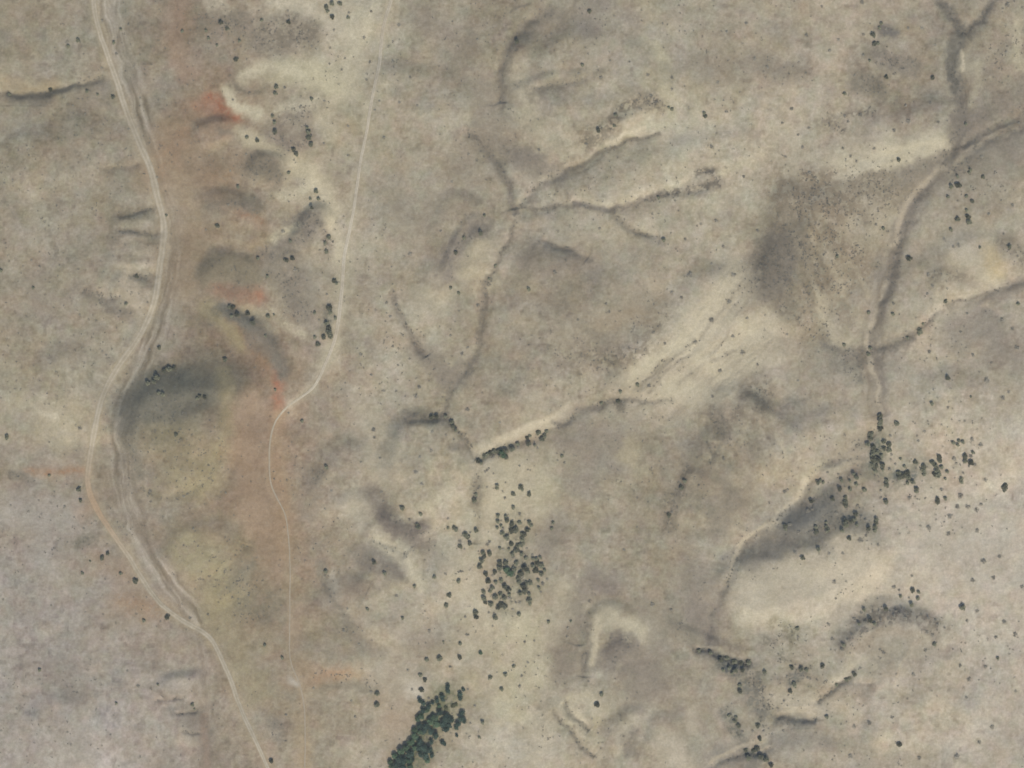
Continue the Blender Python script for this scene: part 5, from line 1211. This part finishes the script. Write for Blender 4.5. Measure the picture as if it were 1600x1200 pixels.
# ------------------------------------------------------------------ low scrub: ground cover nobody could count
rng = np.random.RandomState(77)
pos = []
def sow(pts, w, cnt):
    pts = smooth(pts) if len(pts) > 2 else pts
    A = np.array(pts); seg = np.hypot(*(A[1:] - A[:-1]).T); L = np.concatenate([[0], np.cumsum(seg)])
    s = rng.uniform(0, L[-1], cnt)
    x = np.interp(s, L, A[:, 0]) + rng.normal(size=cnt) * w * .62; y = np.interp(s, L, A[:, 1]) + rng.normal(size=cnt) * w * .62
    g = fbm(x, y, 9, 2, 171)
    k_ = g > rng.uniform(-.5, .5, cnt)
    pos.append(np.stack([x, y], 1)[k_])
for v, pts in rows(PATCH):
    r, g, b_, op, w, grain = v
    if (r + g + b_) / 3 < 136 and grain >= .25:
        ln_ = sum(math.hypot(q[0] - p[0], q[1] - p[1]) for p, q in zip(pts[:-1], pts[1:]))
        sow(pts, w, int(grain * op * (ln_ + w) * w * 0.14) + 2)
for (h, w), pts in rows(GULLY):
    ln_ = sum(math.hypot(q[0] - p[0], q[1] - p[1]) for p, q in zip(pts[:-1], pts[1:]))
    sow(pts, w * .6, int(ln_ * .22))
cnt = 9000
xy = np.stack([rng.uniform(-150, 1750, cnt), rng.uniform(-150, 1350, cnt)], 1)
g = fbm(xy[:, 0], xy[:, 1], 120, 3, 173)
pos.append(xy[g > rng.uniform(-.3, .8, cnt)])
pos = np.concatenate(pos)
dm, _, _, _ = polydist(pos[:, 0], pos[:, 1], MAIN); dt, _, _, _ = polydist(pos[:, 0], pos[:, 1], TRACK)
pos = pos[(dm > 9) & (dt > 4)]
base = site(pos[:, 0], pos[:, 1])
K = 9
r = rng.uniform(.35, .95, len(pos)) ** 1.3 * 1.5
off = rng.normal(size=(len(pos), K, 3)) * np.array([.5, .5, .22]) + np.array([0, 0, .32])
off[..., 2] = np.maximum(off[..., 2], .05)
cen = (base[:, None, :] + off * r[:, None, None]).reshape(-1, 3)
co, f = cards(cen, .34, rng)
put('scrub', mesh_from('scrub', co, f, M_SCRUB, False), kind='stuff', label='low dry scrub speckling the slopes and gully banks', category='scrub')
print('plants', len(ALL), 'scrub', len(pos), 'verts', len(CO))

# ------------------------------------------------------------------ air between the aircraft and the ground
zb = float(CO[:, 2].min()) - 1.0
bm_ = [(-9000, -9000, zb), (9000, -9000, zb), (9000, 9000, zb), (-9000, 9000, zb), (-9000, -9000, H + 60), (9000, -9000, H + 60), (9000, 9000, H + 60), (-9000, 9000, H + 60)]
hm = bpy.data.materials.new('thin_haze'); hm.use_nodes = True; hn = hm.node_tree.nodes; hn.clear()
pv = hn.new('ShaderNodeVolumePrincipled'); pv.inputs['Density'].default_value = 2.6e-5; pv.inputs['Color'].default_value = (.86, .92, 1, 1)
ho = hn.new('ShaderNodeOutputMaterial'); hm.node_tree.links.new(pv.outputs[0], ho.inputs['Volume'])
put('haze', mesh_from('haze', bm_, [(0, 3, 2, 1), (4, 5, 6, 7), (0, 1, 5, 4), (1, 2, 6, 5), (2, 3, 7, 6), (3, 0, 4, 7)], hm, False), kind='stuff')
